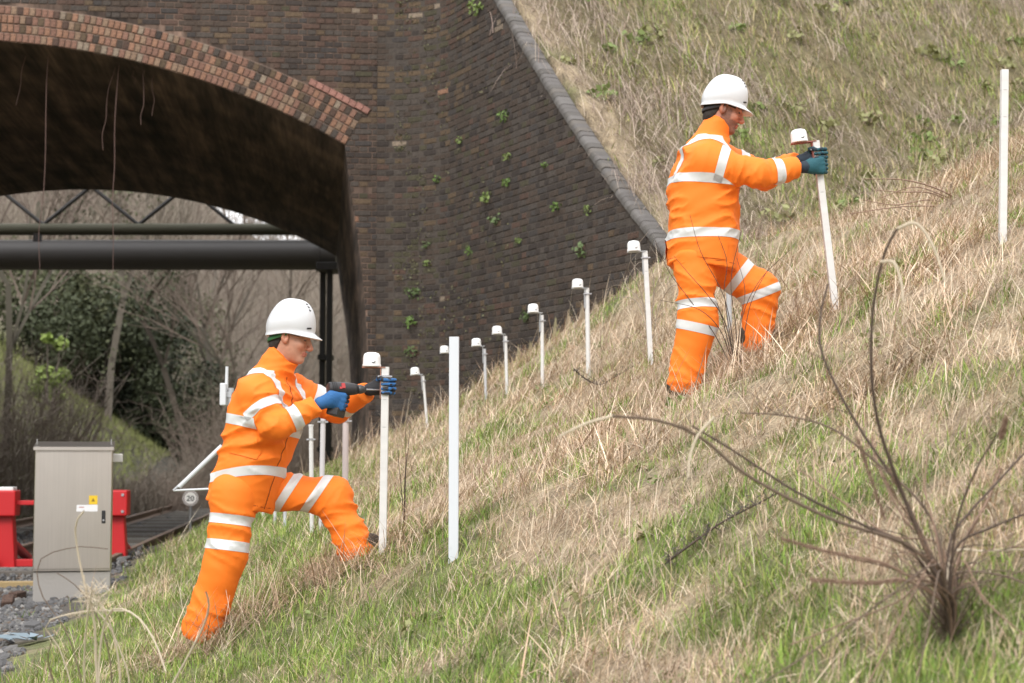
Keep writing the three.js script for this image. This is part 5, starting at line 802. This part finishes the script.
// ------------------------------------------------------------------ dead plants, twigs and wall plants
const stemM = { dark: std(lin(0.075, 0.052, 0.04), 0.9), mid: std(lin(0.14, 0.1, 0.075), 0.9), pale: std(lin(0.55, 0.47, 0.36), 0.9), grey: std(lin(0.26, 0.215, 0.175), 0.9), rust: std(lin(0.25, 0.165, 0.12), 0.95) };
function fuzz(pts, R, n, len, seed) { // dry seed head: fine bristles along a stem
  const r = rng(seed), c = new THREE.CatmullRomCurve3(pts), P = []; for (let i = 0; i < n; i++) { const t = r(), p = c.getPointAt(t), tan = c.getTangentAt(t), d = V(r() - 0.5, r() - 0.5, r() - 0.5).normalize().multiplyScalar(R).addScaledVector(tan, len * 0.6); prism(P, p, p.clone().add(d), 0.0011, 0.0004); } return geoOf(P);
}
function stalk(px, d0, d1, base) { return px.map(([x, y], i) => at(x, y, mix(d0, d1, i / (px.length - 1))).sub(base)); }
{ // big dead plant at lower right
  const D = 5.0, b = at(950, 632, D); b.y = ground(b.x, D) - 0.02; const B = pix(b), root = [mix(B[0], 950, 0.3), Math.min(B[1], 668)];
  const g = thing('dead_plant', 'large dead weed with long arching brown stems in the right foreground', 'plant', b), O = [948, Math.min(610, root[1] - 10)];
  const st = [
    [[[905, 500], [880, 430], [872, 380], [873, 310], [885, 252], [897, 229]], 4.6, 'dark', 0.0048, 0.0024], [[[903, 495], [862, 432], [836, 386], [820, 345], [821, 312], [828, 284]], 5.2, 'dark', 0.0045, 0.002],
    [[[918, 552], [829, 518], [741, 471], [700, 437], [660, 421], [612, 416]], 4.7, 'mid', 0.0045, 0.0028], [[[905, 545], [863, 525], [795, 491], [740, 455], [711, 437], [692, 426]], 5.1, 'dark', 0.0042, 0.002],
    [[[931, 518], [870, 457], [829, 427], [780, 415], [741, 413]], 5.4, 'mid', 0.004, 0.0018], [[[958, 518], [979, 464], [994, 440], [1006, 420]], 4.7, 'dark', 0.0035, 0.0016], [[[951, 539], [970, 512], [992, 488], [1030, 447]], 5.3, 'dark', 0.004, 0.002],
    [[[958, 545], [990, 528], [1035, 510]], 5.0, 'dark', 0.004, 0.002], [[[953, 553], [985, 551], [1035, 549]], 5.2, 'pale', 0.0028, 0.0018], [[[938, 565], [884, 600], [830, 640], [762, 683]], 4.5, 'mid', 0.0028, 0.0014],
    [[[890, 566], [829, 552], [782, 539]], 4.8, 'rust', 0.0035, 0.002], [[[905, 580], [870, 583], [812, 580]], 4.6, 'rust', 0.0035, 0.002], [[[935, 560], [915, 590], [880, 660], [860, 700]], 4.6, 'rust', 0.0024, 0.0014], [[[940, 570], [930, 620], [915, 690]], 4.6, 'mid', 0.0024, 0.0014], [[[962, 560], [985, 600], [1030, 640]], 4.7, 'rust', 0.0024, 0.0014],
    [[[925, 540], [905, 520], [880, 470], [872, 440]], 5.3, 'rust', 0.003, 0.002], [[[935, 530], [925, 490], [928, 450]], 5.2, 'rust', 0.003, 0.0016], [[[965, 540], [985, 505], [1000, 470]], 5.4, 'rust', 0.003, 0.0016], [[[940, 545], [890, 535], [840, 500], [800, 470]], 5.3, 'rust', 0.003, 0.0015], [[[955, 575], [1000, 575], [1040, 590]], 4.9, 'mid', 0.003, 0.002], [[[930, 575], [900, 600], [840, 625], [790, 645]], 4.7, 'rust', 0.0024, 0.0014]];
  st.forEach(([p, d, m, r0, r1], i) => { const pts = stalk([root, O, ...p], D, d, b); mesh('stem', tube(pts, r0 * 1.3, r1 * 1.5, 6, 30), stemM[m], g); });
  { const q = rng(55), P = []; st.forEach(([p, d, m], i) => { if (i > 9) return; const c = new THREE.CatmullRomCurve3(stalk([root, O, ...p], D, d, b)); for (let k = 0; k < 9; k++) { let a = c.getPointAt(0.2 + 0.75 * q()), dir = c.getTangentAt(0.5).add(V(q() - 0.5, q() - 0.3, q() - 0.5).multiplyScalar(1.6)).normalize(), r = 0.0022; for (let j = 0; j < 3; j++) { const e = a.clone().addScaledVector(dir, 0.02 + 0.035 * q()); prism(P, a, e, r, r * 0.7); r *= 0.7; dir.add(V(q() - 0.5, q() - 0.4, q() - 0.5).multiplyScalar(0.7)).normalize(); a = e; } } }); mesh('side_twigs', geoOf(P), stemM.mid, g).userData.kind = 'stuff'; }
  const rr = rng(314); for (let i = 0; i < 44; i++) { const a = 0.1 + rr() * 2.9, L = 40 + 125 * rr() * rr(), x1 = O[0] + Math.cos(a) * L * 0.45, y1 = O[1] - Math.sin(a) * L * 0.5 - 20, bend = (rr() - 0.5) * 40; mesh('stem', tube(stalk([root, [O[0] + (rr() - 0.5) * 16, O[1] - 8], [x1, y1], [O[0] + Math.cos(a) * L + bend, O[1] - Math.sin(a) * L - 10 + (rr() - 0.3) * 40]], D, D + (rr() - 0.5) * 0.9, b), 0.003, 0.0013, 5, 14), stemM[['dark', 'mid', 'rust', 'mid', 'rust'][i % 5]], g); }
  const heads = [[[897, 229], [915, 223], [932, 244], [945, 280]], [[880, 262], [893, 262], [901, 282], [903, 300]], [[714, 417], [697, 437], [690, 458], [688, 478]], [[612, 416], [585, 424], [560, 436]]]; heads.forEach((p, i) => { const pts = stalk(p, 4.65, 4.6, b); const h = mesh('seed_head', tube(pts, 0.0042, 0.0028, 6, 16), stemM.pale, g); mesh('bristles', fuzz(pts, 0.005, 160, 0.012, i + 3), stemM.pale, h); });
  [[[[890, 566], [829, 552], [782, 539]], 4.8], [[[905, 580], [870, 583], [812, 580]], 4.6], [[[925, 540], [880, 470], [872, 440]], 5.3], [[[885, 520], [868, 470], [858, 440]], 5.2], [[[965, 540], [985, 505], [1000, 470]], 5.4], [[[1000, 440], [1006, 420]], 4.7], [[[930, 560], [905, 500], [890, 470]], 4.9]].forEach(([p, d], i) => { const pts = stalk(p, d, d, b); mesh('seed_head', fuzz(pts, 0.011, 420, 0.016, 40 + i), stemM.rust, g); });
  const r = rng(71), P = []; for (let i = 0; i < 46; i++) { const a = r() * 6.28, q = 0.04 + r() * 0.05, p = V((r() - 0.5) * 0.04, 0.02 + r() * 0.06, (r() - 0.5) * 0.04), e = p.clone().add(V(Math.cos(a) * q * 2.4, 0.05 + r() * 0.2, Math.sin(a) * q * 2)); prism(P, p, e, 0.0022, 0.001); prism(P, e, e.clone().add(V((r() - 0.5) * 0.06, 0.03 * r(), (r() - 0.5) * 0.06)), 0.001, 0.0006); } mesh('dead_shoots', geoOf(P), stemM.mid, g).userData.kind = 'stuff';
}
{ // pale dead plant at lower left
  const D = 5.9, b = at(110, 683, D); b.y = ground(b.x, D) - 0.02; const root = pix(b), g = thing('dead_plant', 'pale withered weed with loose curling stems in the left foreground', 'plant', b);
  const R = [root[0], root[1]];
  [[[[170, 690], [191, 651], [205, 622], [209, 604], [206, 592]], 5.0, 0.0042], [[[96, 660], [94, 620], [84, 582], [76, 540], [76, 522], [84, 511]], 5.1, 0.0038], [[[70, 640], [40, 590], [40, 560], [77, 547], [108, 549]], 5.4, 0.002], [[[60, 650], [45, 625], [80, 612], [130, 611]], 5.2, 0.0022], [[[100, 650], [112, 610], [135, 615], [154, 640], [166, 672]], 5.0, 0.0032], [[[110, 660], [95, 612], [75, 585], [57, 573]], 5.3, 0.0022], [[[120, 680], [112, 630], [98, 596]], 5.2, 0.0034], [[[85, 690], [86, 630], [92, 590]], 5.0, 0.0032], [[[60, 700], [48, 660], [52, 640]], 5.2, 0.0024], [[[130, 690], [120, 650], [105, 620], [88, 600], [84, 575]], 5.3, 0.0026]].forEach(([p, d, r], i) => mesh('stem', tube(stalk([R, ...p], D, d + 0.6, b), r * 1.4, r * 0.8, 6, 26), i % 3 === 2 ? stemM.mid : stemM.pale, g));
  const r = rng(15), P = [], c = at(93, 597, 5.75).sub(b); for (let i = 0; i < 70; i++) { const a = V(r() - 0.5, r() - 0.4, r() - 0.5).normalize(), p = c.clone().add(V((r() - 0.5) * 0.05, (r() - 0.5) * 0.06, (r() - 0.5) * 0.05)), e = p.clone().addScaledVector(a, 0.03 + 0.04 * r()), f = e.clone().add(V((r() - 0.5) * 0.04, -0.02 * r(), (r() - 0.5) * 0.04)); prism(P, p, e, 0.0013, 0.001); prism(P, e, f, 0.001, 0.0005); } mesh('withered_leaves', geoOf(P), stemM.pale, g).userData.kind = 'stuff';
}
function twigs(name, label, basePx, list, d, mat, r0, opt = {}) { const h = hitAt(basePx[0], basePx[1], d), g = thing(name, label, opt.cat || 'twig', h); list.forEach((p, i) => { const first = pix(h), pts = stalk(opt.loose ? p : [[first[0], first[1]], ...p], d, d + (i % 3 - 1) * (opt.z ?? 0.12), h); mesh('twig', tube(pts, r0 * (i ? 0.8 : 1), r0 * 0.3, 5, 18), mat, g); }); return g; }
twigs('bare_sapling', 'thin bare dark sapling in front of the legs of the upper worker', [737, 358], [[[724, 320], [706, 293], [690, 275], [674, 256]], [[727, 315], [724, 290], [727, 262], [718, 235]], [[741, 320], [745, 290], [737, 258]], [[720, 330], [700, 310], [660, 300]], [[745, 330], [752, 300], [772, 262]], [[722, 318], [712, 285], [716, 255]], [[736, 330], [731, 280], [741, 232]], [[715, 335], [690, 300], [668, 270], [655, 240]], [[742, 318], [760, 280], [790, 250]], [[725, 300], [700, 250], [690, 215]]], 9.33, stemM.dark, 0.0042);
twigs('bare_sapling', 'thin upright dead weed between the drilled post and the bare post', [404.5, 520], [[[404.5, 490], [406, 455], [405.5, 428]], [[402, 495], [399, 465], [398, 450]], [[406, 470], [409, 440], [410, 430]]], 9.6, stemM.dark, 0.0042);
{ const g = twigs('bramble_tangle', 'tangle of bare bramble stems at the foot of the coping', [650, 318], [[[640, 290], [628, 268], [640, 250]], [[655, 290], [662, 268], [650, 246]], [[635, 300], [612, 300], [600, 318]], [[662, 300], [675, 285], [690, 300]], [[645, 280], [630, 258], [648, 232]], [[640, 300], [618, 285], [606, 290]], [[652, 270], [640, 262], [625, 282]]], 13.6, stemM.grey, 0.005, { cat: 'bramble', z: 0.4 }); }
twigs('branch_heap', 'heap of cut grey-brown branches lying high on the slope', [965, 208], [[[968, 206], [940, 190], [905, 180], [862, 179]], [[972, 205], [945, 196], [915, 187], [880, 198]], [[970, 207], [930, 200], [895, 205], [863, 200]], [[966, 208], [920, 206], [890, 208], [850, 214]], [[960, 206], [930, 193], [900, 192], [875, 190]], [[955, 210], [920, 214], [900, 208]]], 12.2, stemM.rust, 0.0085, { cat: 'branches', z: 0.3, loose: true });
for (const [label, base, line, d, n] of [['dark spiky fallen twig lying in the grass near the foreground weed', [725, 534], [[668, 561], [698, 546], [720, 535], [761, 521], [779, 514]], 0, 26], ['dark broken twig lying below the second sensor post', [600, 392], [[574, 369], [586, 379], [600, 392], [612, 403], [640, 405]], 0, 20]]) {
  const q = hit(base[0], base[1]), D = -q.z, g = thing('fallen_twig', label, 'twig', q), pts = line.map(([x, y]) => { const p = at(x, y, D + (base[1] - y) * 0.004); p.y = Math.max(p.y, ground(p.x, -p.z) + 0.05); return p.sub(q); }), c = new THREE.CatmullRomCurve3(pts), r = rng(n), P = [];
  mesh('stick', tube(pts, 0.0055, 0.003, 6, 24), stemM.dark, g); for (let i = 0; i < n * 3; i++) { const p = c.getPointAt(Math.pow(r(), 1.5)), e = p.clone().add(V(r() - 0.5, (r() - 0.35) * 0.9, r() - 0.5).multiplyScalar(0.07)); prism(P, p, e, 0.0026, 0.001); prism(P, e, e.clone().add(V(r() - 0.5, r() - 0.4, r() - 0.5).multiplyScalar(0.035)), 0.0022, 0.0014); } mesh('side_twigs', geoOf(P), std(lin(0.1, 0.085, 0.075), 0.95), g);
}
// scattered single dry stems across the slope that catch the eye
[[600, 560, 596, 470], [655, 590, 640, 520], [470, 640, 520, 560], [545, 620, 570, 505], [560, 600, 520, 520], [770, 470, 800, 400], [850, 600, 836, 540], [905, 420, 930, 360], [430, 620, 480, 520], [690, 660, 650, 600]].forEach(([x0, y0, x1, y1], i) => { const p = hit(x0, y0), d = -p.z, g = thing('dry_stem', ['pale', 'thin', 'bent', 'leaning', 'long'][i % 5] + ' dry stem ' + ['by the fallen twig', 'in the tussock below centre', 'in the foreground straw', 'in the centre foreground', 'left of the centre tussock', 'below the upper worker', 'left of the foreground weed', 'up the slope behind the weed', 'right of the bare post', 'at the bottom centre'][i], 'grass stem', p, 'single dry stems'); mesh('stem', tube([V(0, -0.03, 0), at(mix(x0, x1, 0.5) + 4, mix(y0, y1, 0.55), d).sub(p), at(x1, y1, d).sub(p)], 0.0022, 0.0011, 5, 10), stemM.pale, g); });
// ---- plants rooted in the wing wall
function onWing(px, py) { let best = [1e9]; for (let s = 0.02; s < WEND; s += 0.02) { const q = wingAt(s), w = toWorld(q.u, 4, q.v), e = Math.abs(pix(w)[0] - px); if (e < best[0]) best = [e, s, -w.z, q]; } const q = best[3], p = at(px, py, best[2]), w = toWorld(q.u + q.dv * 0.01, p.y, q.v - q.du * 0.01); return w; }
const fernM = [leafMat(0.15, 0.24, 0.06), leafMat(0.2, 0.27, 0.08), leafMat(0.11, 0.16, 0.06)];
const wallWhere = ['high up, below the middle of the coping', 'bright, in the middle of the wall', 'just below the bright one in the middle', 'right of the middle, under the coping', 'farthest right, near the coping', 'largest on the right, above the second sensor post', 'small, above the bright one in the middle', 'small, upper middle of the wall', 'small, left side beside the reddish bricks', 'tiny, upper left of the wall', 'at the very top of the wall', 'large, low on the left, above the posts', 'low on the left, under the large one', 'small, left side above the large one', 'low, above the fifth sensor post', 'tiny, close under the coping', 'tiny, high on the left', 'lowest on the left, near the held sensor', 'small, left of the middle', 'tiny, right of the middle'];
const wallSpots = [[505, 116, 0.11], [488, 197, 0.12], [497, 219, 0.11], [557, 206, 0.1], [589, 209, 0.08], [581, 249, 0.13], [507, 182, 0.08], [509, 156, 0.08], [425, 244, 0.08], [437, 179, 0.07], [478, 6, 0.16], [414, 293, 0.14], [411, 322, 0.13], [427, 263, 0.08], [527, 316, 0.1], [545, 165, 0.06], [460, 140, 0.07], [412, 350, 0.11], [470, 250, 0.07], [520, 240, 0.06]];
wallSpots.forEach(([px, py, s], i) => { const p = onWing(px, py), r = rng(800 + i), P = []; const g = thing('wall_fern', 'green fern clump on the wing wall, ' + wallWhere[i], 'fern', p, 'fern clumps on the wing wall'); leaves(P, V(0, -s * 0.1, 0.02), s, 46, s * 0.22, r, 0.8); mesh('fronds', geoOf(P), fernM[i % 3], g); const T = []; for (let k = 0; k < 6; k++) prism(T, V(0, 0, -0.02), V((r() - 0.5) * s, (r() - 0.6) * s, 0.04 * r()), 0.003, 0.001); mesh('stems', geoOf(T), stemM.mid, g); });
{ const r = rng(99), P = []; for (let i = 0; i < 2600; i++) { const px = 396 + 150 * r() * r() + 8 * noise(i * 0.1, 3), py = r() * 400; const n = noise(px * 0.03, py * 0.02, 4) + 0.5 * noise(px * 0.12, py * 0.09, 2); if (n < 0.05 + (px - 396) * 0.0012) continue; const p = onWingFast(px, py); leaves(P, p, 0.03, 1, 0.016, r); } function onWingFast(px, py) { return onWing(px, py); }
  tag(mesh('wall_moss', geoOf(P), leafMat(0.12, 0.115, 0.055)), 'moss and lichen growing in streaks on the wing wall', 'moss', null, 'stuff'); }
renderer.render(scene, camera);
